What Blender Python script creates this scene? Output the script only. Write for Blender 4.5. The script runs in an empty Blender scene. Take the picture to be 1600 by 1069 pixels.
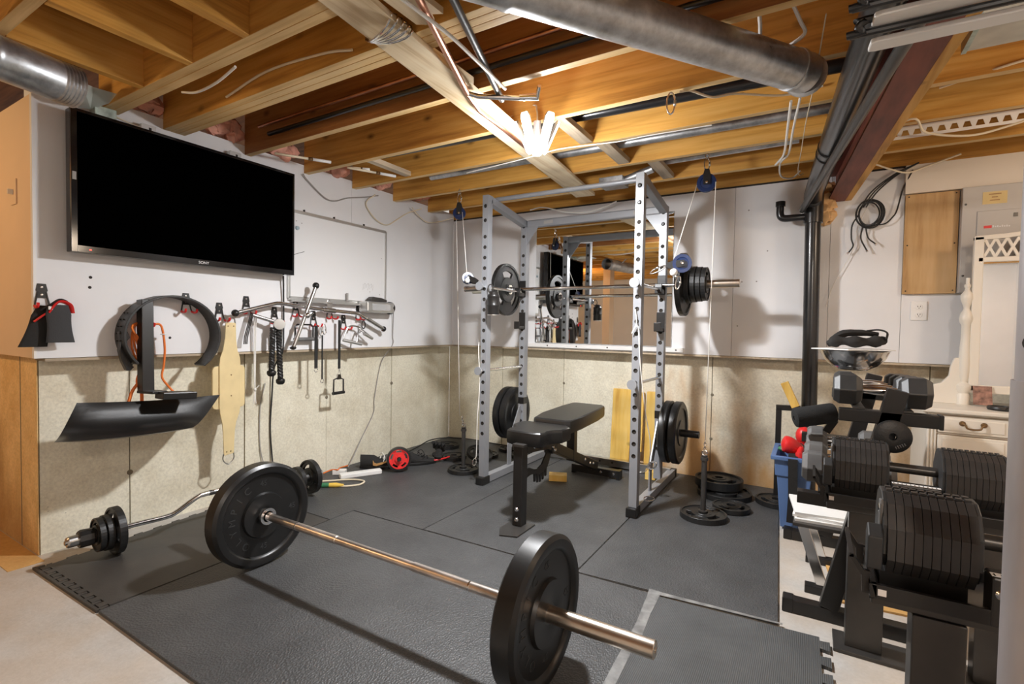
import bpy, math, random
from mathutils import Vector, Matrix
R = math.radians
scene = bpy.context.scene
COL = scene.collection
random.seed(7)

# ---------------------------------------------------------------- camera
cam_d = bpy.data.cameras.new('camera')
cam = bpy.data.objects.new('camera', cam_d)
COL.objects.link(cam)
scene.camera = cam
cam_d.sensor_width = 36.0
cam_d.lens = 780.4 / 1600 * 36.0
cam_d.clip_start = 0.02
PITCH, ROLL, YAW = R(1.685), R(0.961), R(31.04)
fw = Vector((-math.sin(YAW) * math.cos(PITCH), math.cos(YAW) * math.cos(PITCH), -math.sin(PITCH)))
rt0 = Vector((math.cos(YAW), math.sin(YAW), 0))
up0 = rt0.cross(fw)
rt = rt0 * math.cos(ROLL) + up0 * math.sin(ROLL)
up = -rt0 * math.sin(ROLL) + up0 * math.cos(ROLL)
cm = Matrix((rt, up, -fw)).transposed().to_4x4()
cm.translation = Vector((2.894, -3.721, 1.085))
cam.matrix_world = cm

# ---------------------------------------------------------------- world, exposure
world = bpy.data.worlds.new('world')
scene.world = world
world.use_nodes = True
bg = world.node_tree.nodes['Background']
bg.inputs[0].default_value = (1.0, 0.93, 0.85, 1)
bg.inputs[1].default_value = 0.4
scene.view_settings.view_transform = 'Standard'
scene.view_settings.look = 'None'
scene.view_settings.exposure = 0.58
scene.view_settings.gamma = 1.0
scene.view_settings.use_curve_mapping = False


def lamp(name, kind, loc, power, color, size, target=None, sizey=None):
    d = bpy.data.lights.new(name, kind)
    d.energy = power
    d.color = color
    if kind == 'AREA':
        d.shape = 'RECTANGLE'
        d.size = size
        d.size_y = sizey or size
    else:
        d.shadow_soft_size = size
    o = bpy.data.objects.new(name, d)
    COL.objects.link(o)
    o.location = loc
    if target:
        o.rotation_euler = (Vector(target) - Vector(loc)).to_track_quat('-Z', 'Y').to_euler()
    return o


# the hanging LED fixture of the gym corner, the lamp of the room behind the camera, and the bulb of the next room
lamp('gym_light_down', 'AREA', (1.725, -1.60, 1.905), 40, (0.97, 0.98, 1.0), 0.10, (1.725, -1.60, 0.0))
lamp('gym_light', 'POINT', (1.755, -1.655, 1.885), 26, (0.97, 0.98, 1.0), 0.06)
lamp('room_light', 'POINT', (3.75, -4.75, 1.98), 55, (1.0, 0.92, 0.82), 0.12)
lamp('hall_light', 'POINT', (-0.75, -4.1, 1.9), 20, (1.0, 0.68, 0.36), 0.08)
lamp('unseen_right_light', 'POINT', (4.45, -1.5, 1.95), 16, (1.0, 0.80, 0.60), 0.1)  # unseen warm lamp brightening the dresser side

# ---------------------------------------------------------------- mesh helpers
V = Vector


def frame(d, upv=(0, 0, 1)):
    d = V(d).normalized()
    u = V(upv)
    if abs(d.dot(u)) > 0.98:
        u = V((1, 0, 0)) if abs(d.x) < 0.9 else V((0, 1, 0))
    s = d.cross(u).normalized()
    return d, s, s.cross(d).normalized()


class MB:
    def __init__(s):
        s.v, s.f, s.sm = [], [], []

    def add(s, vs, fs, smooth=False):
        o = len(s.v)
        s.v += [V(p) for p in vs]
        s.f += [tuple(i + o for i in q) for q in fs]
        s.sm += [smooth] * len(fs)
        return s

    def bb(s, a, b):
        x0, y0, z0 = [min(p, q) for p, q in zip(a, b)]
        x1, y1, z1 = [max(p, q) for p, q in zip(a, b)]
        return s.add([(x0, y0, z0), (x1, y0, z0), (x1, y1, z0), (x0, y1, z0), (x0, y0, z1), (x1, y0, z1), (x1, y1, z1), (x0, y1, z1)],
                     [(0, 3, 2, 1), (4, 5, 6, 7), (0, 1, 5, 4), (1, 2, 6, 5), (2, 3, 7, 6), (3, 0, 4, 7)])

    def box(s, c, size, rot=None):
        h = V(size) / 2
        m = rot or Matrix.Identity(3)
        c = V(c)
        pts = [c + m @ V((sx * h.x, sy * h.y, sz * h.z)) for sz in (-1, 1) for sx, sy in ((-1, -1), (1, -1), (1, 1), (-1, 1))]
        return s.add(pts, [(0, 3, 2, 1), (4, 5, 6, 7), (0, 1, 5, 4), (1, 2, 6, 5), (2, 3, 7, 6), (3, 0, 4, 7)])

    def beam(s, a, b, w, h, upv=(0, 0, 1)):
        a, b = V(a), V(b)
        d, sd, u = frame(b - a, upv)
        pts = []
        for p in (a, b):
            for i, j in ((-1, -1), (1, -1), (1, 1), (-1, 1)):
                pts.append(p + sd * (i * w / 2) + u * (j * h / 2))
        return s.add(pts, [(0, 1, 2, 3), (7, 6, 5, 4), (0, 4, 5, 1), (1, 5, 6, 2), (2, 6, 7, 3), (3, 7, 4, 0)])

    def tube(s, pts, r, n=8, closed=False, flat=1.0, smooth=True):
        pts = [V(p) for p in pts]
        k = len(pts)
        rr = r if isinstance(r, (list, tuple)) else [r] * k
        vs = []
        sd = None
        for i, p in enumerate(pts):
            if closed:
                t = pts[(i + 1) % k] - pts[i - 1]
            else:
                t = pts[min(i + 1, k - 1)] - pts[max(i - 1, 0)]
            if t.length < 1e-9:
                t = V((0, 0, 1))
            t.normalize()
            if sd is None:
                _, sd, u = frame(t)
            else:
                sd = (sd - t * sd.dot(t))
                if sd.length < 1e-6:
                    _, sd, u = frame(t)
                sd.normalize()
                u = sd.cross(t).normalized()
            for q in range(n):
                a = 2 * math.pi * q / n
                vs.append(p + sd * (rr[i] * math.cos(a)) + u * (rr[i] * flat * math.sin(a)))
        fs = []
        for i in range(k if closed else k - 1):
            j = (i + 1) % k
            for q in range(n):
                q2 = (q + 1) % n
                fs.append((i * n + q, i * n + q2, j * n + q2, j * n + q))
        s.add(vs, fs, smooth)
        if not closed:
            o = len(s.v) - len(vs)
            s.f += [tuple(o + q for q in range(n))[::-1], tuple(o + (k - 1) * n + q for q in range(n))]
            s.sm += [False, False]
        return s

    def cyl(s, a, b, r, n=16, r2=None, smooth=True):
        return s.tube([a, b], [r, r if r2 is None else r2], n, smooth=smooth)

    def lathe(s, prof, o, axis, n=32, smooth=True):
        o = V(o)
        d, a, b = frame(axis)
        vs, fs = [], []
        for r, h in prof:
            for q in range(n):
                t = 2 * math.pi * q / n
                vs.append(o + d * h + a * (r * math.cos(t)) + b * (r * math.sin(t)))
        for i in range(len(prof) - 1):
            for q in range(n):
                q2 = (q + 1) % n
                fs.append((i * n + q, i * n + q2, (i + 1) * n + q2, (i + 1) * n + q))
        return s.add(vs, fs, smooth)

    def prism(s, poly, o, u, w, d):
        """polygon (2D) in plane o,u,w, extruded by vector d"""
        o, u, w, d = V(o), V(u), V(w), V(d)
        n = len(poly)
        vs = [o + u * a + w * b for a, b in poly] + [o + u * a + w * b + d for a, b in poly]
        fs = [tuple(range(n))[::-1], tuple(range(n, 2 * n))] + [(i, (i + 1) % n, n + (i + 1) % n, n + i) for i in range(n)]
        return s.add(vs, fs)

    def ball(s, c, r, n=12, sc=(1, 1, 1)):
        c = V(c)
        vs, fs = [], []
        m = n // 2
        for i in range(m + 1):
            t = math.pi * i / m
            for q in range(n):
                a = 2 * math.pi * q / n
                vs.append(c + V((r * sc[0] * math.sin(t) * math.cos(a), r * sc[1] * math.sin(t) * math.sin(a), r * sc[2] * math.cos(t))))
        for i in range(m):
            for q in range(n):
                q2 = (q + 1) % n
                fs.append((i * n + q, (i + 1) * n + q, (i + 1) * n + q2, i * n + q2))
        return s.add(vs, fs, True)

    def polar(s, o, axis, radii, thick, n=36, holes=(), gap=()):
        """flat disc built of polar cells along axis (centred thickness); thick per band; holes = set of (band, sector)"""
        o = V(o)
        d, a, b = frame(axis)
        nb = len(thick)
        holes = set(holes)

        def P(i, q, h):
            t = 2 * math.pi * (q % n) / n
            return o + a * (radii[i] * math.cos(t)) + b * (radii[i] * math.sin(t)) + d * h

        def T(i, q):
            if i < 0 or i >= nb or (i, q % n) in holes:
                return 0.0
            return thick[i]
        vs, fs = [], []

        def quad(*p):
            k = len(vs)
            vs.extend(p)
            fs.append((k, k + 1, k + 2, k + 3))
        for i in range(nb):
            for q in range(n):
                t = T(i, q)
                if t <= 0:
                    continue
                h = t / 2
                quad(P(i, q, h), P(i + 1, q, h), P(i + 1, q + 1, h), P(i, q + 1, h))
                quad(P(i, q, -h), P(i, q + 1, -h), P(i + 1, q + 1, -h), P(i + 1, q, -h))
                for ii, edge in ((i - 1, i), (i + 1, i + 1)):
                    t2 = T(ii, q)
                    if t2 < t:
                        g = t2 / 2
                        for sg in (1, -1):
                            quad(P(edge, q, sg * g), P(edge, q + 1, sg * g), P(edge, q + 1, sg * h), P(edge, q, sg * h))
                for dq, e in ((-1, q), (1, q + 1)):
                    t2 = T(i, q + dq)
                    if t2 < t:
                        g = t2 / 2
                        for sg in (1, -1):
                            quad(P(i, e, sg * g), P(i + 1, e, sg * g), P(i + 1, e, sg * h), P(i, e, sg * h))
        return s.add(vs, fs)

    def mesh(s, name):
        m = bpy.data.meshes.new(name)
        m.from_pydata([tuple(p) for p in s.v], [], s.f)
        m.polygons.foreach_set('use_smooth', s.sm)
        m.update()
        return m


def recalc(m, weld=True):
    import bmesh
    b = bmesh.new()
    b.from_mesh(m)
    if weld:
        bmesh.ops.remove_doubles(b, verts=b.verts, dist=1e-5)
    bmesh.ops.recalc_face_normals(b, faces=b.faces)
    for e in b.edges:
        if len(e.link_faces) == 2 and e.calc_face_angle(0.0) > 0.62:
            e.smooth = False
    b.to_mesh(m)
    b.free()


def root_of(o):
    while o.parent:
        o = o.parent
    return o


def obj(name, mb, mat, parent=None, bevel=0.0, world=True, label=None, seg=2, weld=True):
    """one mesh object; with a parent, world coordinates are turned into the thing's own"""
    if parent is not None and world:
        mi = root_of(parent).matrix_basis.inverted()
        mb.v = [mi @ p for p in mb.v]
    m = mb.mesh(name)
    recalc(m, weld)
    m.materials.append(mat)
    o = bpy.data.objects.new(name, m)
    COL.objects.link(o)
    if parent is not None:
        o.parent = parent
    if bevel:
        md = o.modifiers.new('bevel', 'BEVEL')
        md.width = bevel
        md.segments = seg
        md.limit_method = 'ANGLE'
        md.angle_limit = R(40)
    if label:
        o['label'] = label
    return o


def tag(o, label, cat, group=None):
    o['label'] = label
    o['category'] = cat
    if group:
        o['group'] = group
    return o


def thing(name, label, cat, loc=(0, 0, 0), rot=(0, 0, 0), group=None):
    o = bpy.data.objects.new(name, None)
    COL.objects.link(o)
    o.location = loc
    o.rotation_euler = rot
    o.empty_display_size = 0.05
    o.matrix_basis = Matrix.Translation(V(loc)) @ __import__('mathutils').Euler(rot).to_matrix().to_4x4()
    return tag(o, label, cat, group)


def solo(name, mb, mat, label, cat, group=None, bevel=0.0, loc=None, seg=2):
    """a thing that is one mesh, with its origin at its base"""
    xs = [p.x for p in mb.v]; ys = [p.y for p in mb.v]; zs = [p.z for p in mb.v]
    c = V(loc) if loc else V(((min(xs) + max(xs)) / 2, (min(ys) + max(ys)) / 2, min(zs)))
    mb.v = [p - c for p in mb.v]
    o = obj(name, mb, mat, bevel=bevel, seg=seg)
    o.location = c
    return tag(o, label, cat, group)


def struct(name, mb, mat, parent=None, bevel=0.0):
    o = obj(name, mb, mat, parent, bevel)
    if parent is None:
        o['kind'] = 'structure'
    return o


def dup(root, loc=None, rot=None, label=None, group=None):
    r = root.copy()
    COL.objects.link(r)
    if loc is not None:
        r.location = loc
    if rot is not None:
        r.rotation_euler = rot
    if label:
        r['label'] = label
    if group:
        r['group'] = group
    for ch in list(root.children):
        c = ch.copy()
        COL.objects.link(c)
        c.parent = r
        for g in list(ch.children):
            d = g.copy()
            COL.objects.link(d)
            d.parent = c
    return r


def curve(pts, n=8):
    """Catmull-Rom through the points"""
    P = [V(p) for p in pts]
    P = [P[0] * 2 - P[1]] + P + [P[-1] * 2 - P[-2]]
    out = []
    for i in range(1, len(P) - 2):
        a, b, c, d = P[i - 1:i + 3]
        for k in range(n):
            t = k / n
            out.append(0.5 * ((2 * b) + (c - a) * t + (2 * a - 5 * b + 4 * c - d) * t * t + (3 * b - a - 3 * c + d) * t ** 3))
    out.append(P[-2])
    return out


# ---------------------------------------------------------------- materials
def nodes(name):
    m = bpy.data.materials.new(name)
    m.use_nodes = True
    nt = m.node_tree
    return m, nt, nt.nodes['Principled BSDF']


def plain(name, col, rough=0.5, metal=0.0, var=0.0, scale=8.0, bump=0.0, bscale=60.0, spec=0.5, emit=None, stretch=(1, 1, 1), trans=0.0, coat=0.0):
    m, nt, p = nodes(name)
    p.inputs['Base Color'].default_value = (*col, 1)
    p.inputs['Roughness'].default_value = rough
    p.inputs['Metallic'].default_value = metal
    p.inputs['Specular IOR Level'].default_value = spec
    if coat:
        p.inputs['Coat Weight'].default_value = coat
        p.inputs['Coat Roughness'].default_value = 0.15
    if trans:
        p.inputs['Transmission Weight'].default_value = trans
    if emit:
        p.inputs['Emission Color'].default_value = (*emit[0], 1)
        p.inputs['Emission Strength'].default_value = emit[1]
    if var or bump:
        tc = nt.nodes.new('ShaderNodeTexCoord')
        mp = nt.nodes.new('ShaderNodeMapping')
        mp.inputs['Scale'].default_value = stretch
        nt.links.new(tc.outputs['Object'], mp.inputs['Vector'])
    if var:
        nz = nt.nodes.new('ShaderNodeTexNoise')
        nz.inputs['Scale'].default_value = scale
        nz.inputs['Detail'].default_value = 4
        nt.links.new(mp.outputs[0], nz.inputs['Vector'])
        rp = nt.nodes.new('ShaderNodeValToRGB')
        rp.color_ramp.elements[0].position = 0.3
        rp.color_ramp.elements[1].position = 0.7
        rp.color_ramp.elements[0].color = (*[c * (1 - var) for c in col], 1)
        rp.color_ramp.elements[1].color = (*[min(1, c * (1 + var)) for c in col], 1)
        nt.links.new(nz.outputs['Fac'], rp.inputs['Fac'])
        nt.links.new(rp.outputs['Color'], p.inputs['Base Color'])
    if bump:
        n2 = nt.nodes.new('ShaderNodeTexNoise')
        n2.inputs['Scale'].default_value = bscale
        n2.inputs['Detail'].default_value = 3
        nt.links.new(mp.outputs[0], n2.inputs['Vector'])
        bp = nt.nodes.new('ShaderNodeBump')
        bp.inputs['Strength'].default_value = bump
        bp.inputs['Distance'].default_value = 0.004
        nt.links.new(n2.outputs['Fac'], bp.inputs['Height'])
        nt.links.new(bp.outputs['Normal'], p.inputs['Normal'])
    return m


def ramp(nt, fac, stops):
    rp = nt.nodes.new('ShaderNodeValToRGB')
    e = rp.color_ramp.elements
    while len(e) > 2:
        e.remove(e[-1])
    while len(e) < len(stops):
        e.new(0.5)
    for el, (pos, c) in zip(e, stops):
        el.position = pos
        el.color = (*c, 1) if len(c) == 3 else c
    nt.links.new(fac, rp.inputs['Fac'])
    return rp.outputs['Color']


def mix(nt, fac, a, b, mode='MIX'):
    n = nt.nodes.new('ShaderNodeMix')
    n.data_type = 'RGBA'
    n.blend_type = mode
    for sock, val in ((0, fac), (6, a), (7, b)):
        if hasattr(val, 'is_linked') or hasattr(val, 'links'):
            nt.links.new(val, n.inputs[sock])
        elif isinstance(val, (int, float)):
            n.inputs[sock].default_value = val
        else:
            n.inputs[sock].default_value = (*val, 1)
    return n.outputs[2]


def noise(nt, vec, scale, detail=4, rough=0.55):
    n = nt.nodes.new('ShaderNodeTexNoise')
    n.inputs['Scale'].default_value = scale
    n.inputs['Detail'].default_value = detail
    n.inputs['Roughness'].default_value = rough
    nt.links.new(vec, n.inputs['Vector'])
    return n.outputs['Fac']


def coords(nt, scale=(1, 1, 1), kind='Object', loc=(0, 0, 0)):
    tc = nt.nodes.new('ShaderNodeTexCoord')
    mp = nt.nodes.new('ShaderNodeMapping')
    mp.inputs['Scale'].default_value = scale
    mp.inputs['Location'].default_value = loc
    nt.links.new(tc.outputs[kind], mp.inputs['Vector'])
    return mp.outputs[0]


def bump(nt, p, h, strength, dist=0.004):
    b = nt.nodes.new('ShaderNodeBump')
    b.inputs['Strength'].default_value = strength
    b.inputs['Distance'].default_value = dist
    nt.links.new(h, b.inputs['Height'])
    nt.links.new(b.outputs['Normal'], p.inputs['Normal'])


def wood(name, c0, c1, c2, grain=(0.7, 14, 14), rough=0.55, knots=True):
    m, nt, p = nodes(name)
    oi = nt.nodes.new('ShaderNodeObjectInfo')
    vec = coords(nt, grain)
    off = nt.nodes.new('ShaderNodeVectorMath')
    off.operation = 'ADD'
    nt.links.new(vec, off.inputs[0])
    sc = nt.nodes.new('ShaderNodeVectorMath')
    sc.operation = 'SCALE'
    sc.inputs[3].default_value = 37.0
    nt.links.new(oi.outputs['Random'], sc.inputs[0])
    nt.links.new(sc.outputs[0], off.inputs[1])
    n1 = noise(nt, off.outputs[0], 2.2, 5, 0.6)
    col = ramp(nt, n1, [(0.28, c0), (0.5, c1), (0.75, c2)])
    # broad tone from board to board
    vec2 = coords(nt, (0.8, 2, 2))
    n2 = noise(nt, vec2, 1.5, 2)
    tone = ramp(nt, n2, [(0.3, (0.72, 0.72, 0.72)), (0.7, (1.12, 1.12, 1.12))])
    col = mix(nt, 1.0, col, tone, 'MULTIPLY')
    if knots:
        vo = nt.nodes.new('ShaderNodeTexVoronoi')
        vo.inputs['Scale'].default_value = 4.2
        nt.links.new(coords(nt, (0.75, 1.4, 1.4)), vo.inputs['Vector'])
        kf = ramp(nt, vo.outputs['Distance'], [(0.0, (1, 1, 1)), (0.13, (0, 0, 0))])
        col = mix(nt, kf, col, tuple(v * 0.25 for v in c0))
    nt.links.new(col, p.inputs['Base Color'])
    p.inputs['Roughness'].default_value = rough
    p.inputs['Specular IOR Level'].default_value = 0.3
    bump(nt, p, n1, 0.25, 0.002)
    return m


def concrete(name, base, dark, stain, stain_fac=0.0, pits=True):
    m, nt, p = nodes(name)
    v = coords(nt)
    n1 = noise(nt, v, 2.6, 9, 0.72)
    col = ramp(nt, n1, [(0.30, dark), (0.56, base), (0.85, tuple(min(1, c * 1.12) for c in base))])
    n3 = noise(nt, v, 75, 4, 0.65)
    col = mix(nt, 0.28 if pits else 0.14, col, ramp(nt, n3, [(0.32, (0.5, 0.48, 0.44)), (0.62, (1.15, 1.15, 1.12))]), 'MULTIPLY')
    if stain_fac:
        v2 = coords(nt, (1.6, 1.6, 0.55), loc=(3.3, 0.7, 0.2))
        n2 = noise(nt, v2, 1.35, 4, 0.55)
        sx = nt.nodes.new('ShaderNodeSeparateXYZ')
        nt.links.new(v, sx.inputs[0])
        ma = nt.nodes.new('ShaderNodeMath')
        ma.operation = 'MULTIPLY_ADD'
        ma.inputs[1].default_value = -0.22
        nt.links.new(sx.outputs['Z'], ma.inputs[0])
        nt.links.new(n2, ma.inputs[2])
        fac = ramp(nt, ma.outputs[0], [(0.41, (0, 0, 0)), (0.55, (stain_fac,) * 3)])
        col = mix(nt, fac, col, stain)
    h = noise(nt, v, 25, 8, 0.7)
    if pits:
        vo = nt.nodes.new('ShaderNodeTexVoronoi')
        vo.inputs['Scale'].default_value = 34
        vo.inputs['Randomness'].default_value = 1
        nt.links.new(v, vo.inputs['Vector'])
        pf = ramp(nt, vo.outputs['Distance'], [(0.0, (1, 1, 1)), (0.12, (0, 0, 0))])
        n4 = noise(nt, v, 5, 2)
        pf = mix(nt, 1.0, pf, ramp(nt, n4, [(0.55, (0, 0, 0)), (0.7, (1, 1, 1))]), 'MULTIPLY')
        col = mix(nt, pf, col, tuple(c * 0.3 for c in dark))
    nt.links.new(col, p.inputs['Base Color'])
    p.inputs['Roughness'].default_value = 0.85
    p.inputs['Specular IOR Level'].default_value = 0.25
    bump(nt, p, h, 0.35, 0.006)
    return m


def rubber(name, col, kind):
    m, nt, p = nodes(name)
    v = coords(nt)
    n1 = noise(nt, v, 3, 6, 0.65)
    c = ramp(nt, n1, [(0.3, tuple(x * 0.75 for x in col)), (0.7, tuple(x * 1.25 for x in col))])
    n2 = noise(nt, v, 420, 2, 0.8)
    c = mix(nt, ramp(nt, n2, [(0.70, (0, 0, 0)), (0.80, (0.5, 0.5, 0.5))]), c, (0.3, 0.29, 0.27))
    nt.links.new(c, p.inputs['Base Color'])
    p.inputs['Roughness'].default_value = 0.5
    p.inputs['Specular IOR Level'].default_value = 0.5
    if kind == 'pebble':
        vo = nt.nodes.new('ShaderNodeTexVoronoi')
        vo.inputs['Scale'].default_value = 170
        nt.links.new(coords(nt, (1, 0.75, 1)), vo.inputs['Vector'])
        bump(nt, p, vo.outputs['Distance'], 0.8, 0.003)
    elif kind == 'rib':
        w = nt.nodes.new('ShaderNodeTexWave')
        w.inputs['Scale'].default_value = 55
        nt.links.new(v, w.inputs['Vector'])
        bump(nt, p, w.outputs['Fac'], 0.5, 0.002)
    else:
        bump(nt, p, noise(nt, v, 240, 2), 0.3, 0.002)
    return m


def galv(name, col, rough=0.38):
    m, nt, p = nodes(name)
    v = coords(nt)
    vo = nt.nodes.new('ShaderNodeTexVoronoi')
    vo.inputs['Scale'].default_value = 55
    nt.links.new(v, vo.inputs['Vector'])
    n1 = noise(nt, v, 9, 5, 0.7)
    c = ramp(nt, n1, [(0.3, tuple(x * 0.55 for x in col)), (0.7, tuple(min(1, x * 1.25) for x in col))])
    c = mix(nt, 0.5, c, ramp(nt, vo.outputs['Distance'], [(0.0, (0.35, 0.35, 0.35)), (0.7, (0.65, 0.65, 0.65))]), 'SOFT_LIGHT')
    nt.links.new(c, p.inputs['Base Color'])
    p.inputs['Metallic'].default_value = 0.85
    rr = ramp(nt, n1, [(0.3, (rough - 0.12,) * 3), (0.7, (rough + 0.15,) * 3)])
    nt.links.new(rr, p.inputs['Roughness'])
    return m


M = {}
M['drywall'] = plain('white_paint', (0.82, 0.82, 0.83), 0.6, var=0.03, scale=3, bump=0.05, bscale=40)
M['drywall_cream'] = plain('cream_paint', (0.80, 0.72, 0.62), 0.6, var=0.03, scale=3, bump=0.05, bscale=40)
M['peach'] = plain('peach_lamplit', (0.80, 0.60, 0.40), 0.6, var=0.04, scale=3)  # cream wall paint with warm lamplight mixed into the colour
M['concrete'] = concrete('concrete', (0.84, 0.80, 0.66), (0.66, 0.60, 0.46), (0.42, 0.21, 0.07))
M['concrete_back'] = concrete('concrete_stained', (0.84, 0.78, 0.64), (0.64, 0.56, 0.42), (0.55, 0.29, 0.09), 0.85)
M['concrete_end'] = concrete('concrete_lamplit', (0.88, 0.62, 0.30), (0.66, 0.40, 0.15), (0.3, 0.15, 0.05), 0.5)  # orange lamplight painted into the base colour of the wall end
M['floor'] = concrete('floor_concrete', (0.56, 0.535, 0.50), (0.45, 0.42, 0.38), (0.45, 0.30, 0.15), 0.25, pits=False)
M['floor_lamplit'] = concrete('floor_lamplit', (0.66, 0.40, 0.15), (0.5, 0.28, 0.09), (0.4, 0.2, 0.08), pits=False)  # floor concrete whose colour carries the next room's orange light
M['gap'] = plain('dark_gap', (0.03, 0.025, 0.02), 0.9)
M['crack'] = plain('seam_brown', (0.20, 0.17, 0.12), 0.9)  # dark brown for formwork seams and tie marks
M['joist'] = wood('fir_joist', (0.46, 0.20, 0.04), (0.74, 0.38, 0.08), (0.86, 0.50, 0.15))
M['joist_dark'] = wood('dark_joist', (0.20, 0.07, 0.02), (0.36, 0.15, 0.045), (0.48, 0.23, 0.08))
M['joist_underside_lit'] = wood('pale_lit_joist_edge', (0.55, 0.33, 0.12), (0.78, 0.53, 0.24), (0.86, 0.64, 0.34), knots=False)  # weathered undersides, lightened further with bounce light painted in
M['joist_y'] = wood('fir_joist_along_y', (0.46, 0.20, 0.04), (0.74, 0.38, 0.08), (0.86, 0.50, 0.15), (14, 0.7, 14))
M['pale_y'] = wood('pale_strapping', (0.55, 0.38, 0.20), (0.80, 0.64, 0.42), (0.88, 0.76, 0.55), (14, 0.7, 14))
M['grey_wood'] = wood('weathered_block', (0.32, 0.25, 0.18), (0.52, 0.42, 0.30), (0.62, 0.52, 0.38), (14, 1.2, 14), knots=False)
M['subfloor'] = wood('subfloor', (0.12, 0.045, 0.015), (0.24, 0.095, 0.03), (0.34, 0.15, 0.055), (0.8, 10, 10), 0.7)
M['plywood'] = wood('plywood', (0.45, 0.24, 0.09), (0.64, 0.40, 0.18), (0.72, 0.48, 0.25), (9, 9, 0.9), 0.6)
M['board'] = wood('pine_board', (0.72, 0.40, 0.08), (0.90, 0.58, 0.14), (0.95, 0.68, 0.24), (10, 10, 0.8), 0.5)
M['galv'] = galv('galvanised_steel', (0.62, 0.64, 0.66))
M['galv_dark'] = galv('dull_duct_steel', (0.46, 0.47, 0.48), 0.42)
M['abs'] = plain('abs_black', (0.012, 0.012, 0.013), 0.28, var=0.3, scale=5, coat=0.3)
M['red_steel'] = plain('red_oxide_steel', (0.20, 0.055, 0.035), 0.55, var=0.35, scale=6, stretch=(4, 0.6, 4), spec=0.4)
M['post_steel'] = plain('post_steel', (0.40, 0.37, 0.37), 0.42, metal=0.35, var=0.18, scale=4, stretch=(3, 3, 0.8))
M['mat_pebble'] = rubber('pebbled_rubber', (0.066, 0.067, 0.068), 'pebble')
M['mat_smooth'] = rubber('smooth_foam_mat', (0.056, 0.052, 0.048), 'smooth')
M['mat_rib'] = rubber('ribbed_rubber', (0.085, 0.089, 0.090), 'rib')
M['tape'] = plain('duct_tape', (0.24, 0.24, 0.235), 0.4, metal=0.2, var=0.4, scale=25)
M['black_metal'] = plain('black_powder_coat', (0.014, 0.013, 0.0125), 0.36, var=0.15, scale=6)
M['dark_metal'] = plain('satin_dark_steel', (0.070, 0.066, 0.062), 0.35, metal=0.5, var=0.2, scale=7)
M['iron'] = plain('cast_iron_black', (0.018, 0.018, 0.018), 0.42, metal=0.1, var=0.2, scale=14, bump=0.15, bscale=150)
M['rubber'] = plain('bumper_rubber', (0.010, 0.010, 0.010), 0.36, var=0.2, scale=8)
M['rubber_g'] = plain('dusty_rubber', (0.13, 0.128, 0.125), 0.5, var=0.25, scale=12)
M['hexrub'] = plain('hex_rubber', (0.035, 0.036, 0.037), 0.45, var=0.2, scale=10)
M['chrome'] = plain('chrome', (0.80, 0.80, 0.80), 0.16, metal=1.0)
M['steel'] = plain('brushed_steel', (0.62, 0.62, 0.61), 0.28, metal=1.0, var=0.1, scale=20)
M['rusty'] = plain('worn_bar_steel', (0.76, 0.69, 0.63), 0.33, metal=1.0, var=0.3, scale=9, stretch=(1, 3, 3))
M['bronze_tint'] = plain('chrome_ceiling_tint', (0.74, 0.65, 0.55), 0.28, metal=1.0, var=0.2, scale=9)  # chrome with the orange ceiling's reflection painted into its tint
M['rack'] = plain('silver_grey_paint', (0.29, 0.30, 0.32), 0.38, metal=0.2, var=0.05, scale=5)
M['vinyl'] = plain('black_vinyl', (0.012, 0.0115, 0.011), 0.33, bump=0.08, bscale=180)
M['leather'] = plain('black_leather', (0.020, 0.019, 0.018), 0.45, bump=0.1, bscale=120)
M['tan'] = plain('tan_leather', (0.78, 0.62, 0.33), 0.55, var=0.08, scale=9)
M['screen'] = plain('screen_black', (0.0004, 0.0004, 0.0004), 0.6, spec=0.0)
M['bezel'] = plain('bezel_gloss', (0.006, 0.006, 0.007), 0.12)
M['white'] = plain('white_plastic', (0.85, 0.84, 0.82), 0.4)
M['cable'] = plain('cream_cable', (0.80, 0.70, 0.52), 0.5)
M['cable_w'] = plain('white_cord', (0.82, 0.80, 0.75), 0.5)
M['cable_b'] = plain('black_cord', (0.02, 0.02, 0.02), 0.5)
M['orange'] = plain('orange_cord', (0.85, 0.20, 0.03), 0.45)
M['red'] = plain('red_plastic', (0.75, 0.025, 0.025), 0.4)
M['blue'] = plain('blue_plastic', (0.11, 0.20, 0.42), 0.45)
M['navy'] = plain('navy_pulley', (0.007, 0.022, 0.085), 0.3)
M['yellow'] = plain('yellow_plug', (0.80, 0.52, 0.08), 0.5)
M['cream'] = plain('cream_lacquer', (0.80, 0.75, 0.66), 0.38, var=0.02, scale=4)
M['cream_line'] = plain('groove', (0.36, 0.28, 0.20), 0.7)
M['brass'] = plain('aged_brass', (0.22, 0.13, 0.06), 0.4, metal=0.8)
M['mirror'] = plain('mirror_glass', (0.90, 0.92, 0.92), 0.015, metal=1.0)
M['panel_grey'] = plain('breaker_panel_grey', (0.50, 0.47, 0.44), 0.45)
M['whiteboard'] = plain('whiteboard', (0.80, 0.80, 0.80), 0.25)
M['alu'] = plain('aluminium', (0.62, 0.62, 0.60), 0.35, metal=0.8)
M['foam'] = plain('black_foam', (0.03, 0.03, 0.03), 0.95, bump=0.4, bscale=220, spec=0.1)
M['cloth'] = plain('black_cloth', (0.034, 0.033, 0.032), 0.9, bump=0.35, bscale=60, spec=0.1)
M['grey_cloth'] = plain('charcoal_cloth', (0.06, 0.06, 0.062), 0.9, bump=0.3, bscale=200, spec=0.15)
M['paper'] = plain('paper', (0.85, 0.84, 0.81), 0.7)
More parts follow.
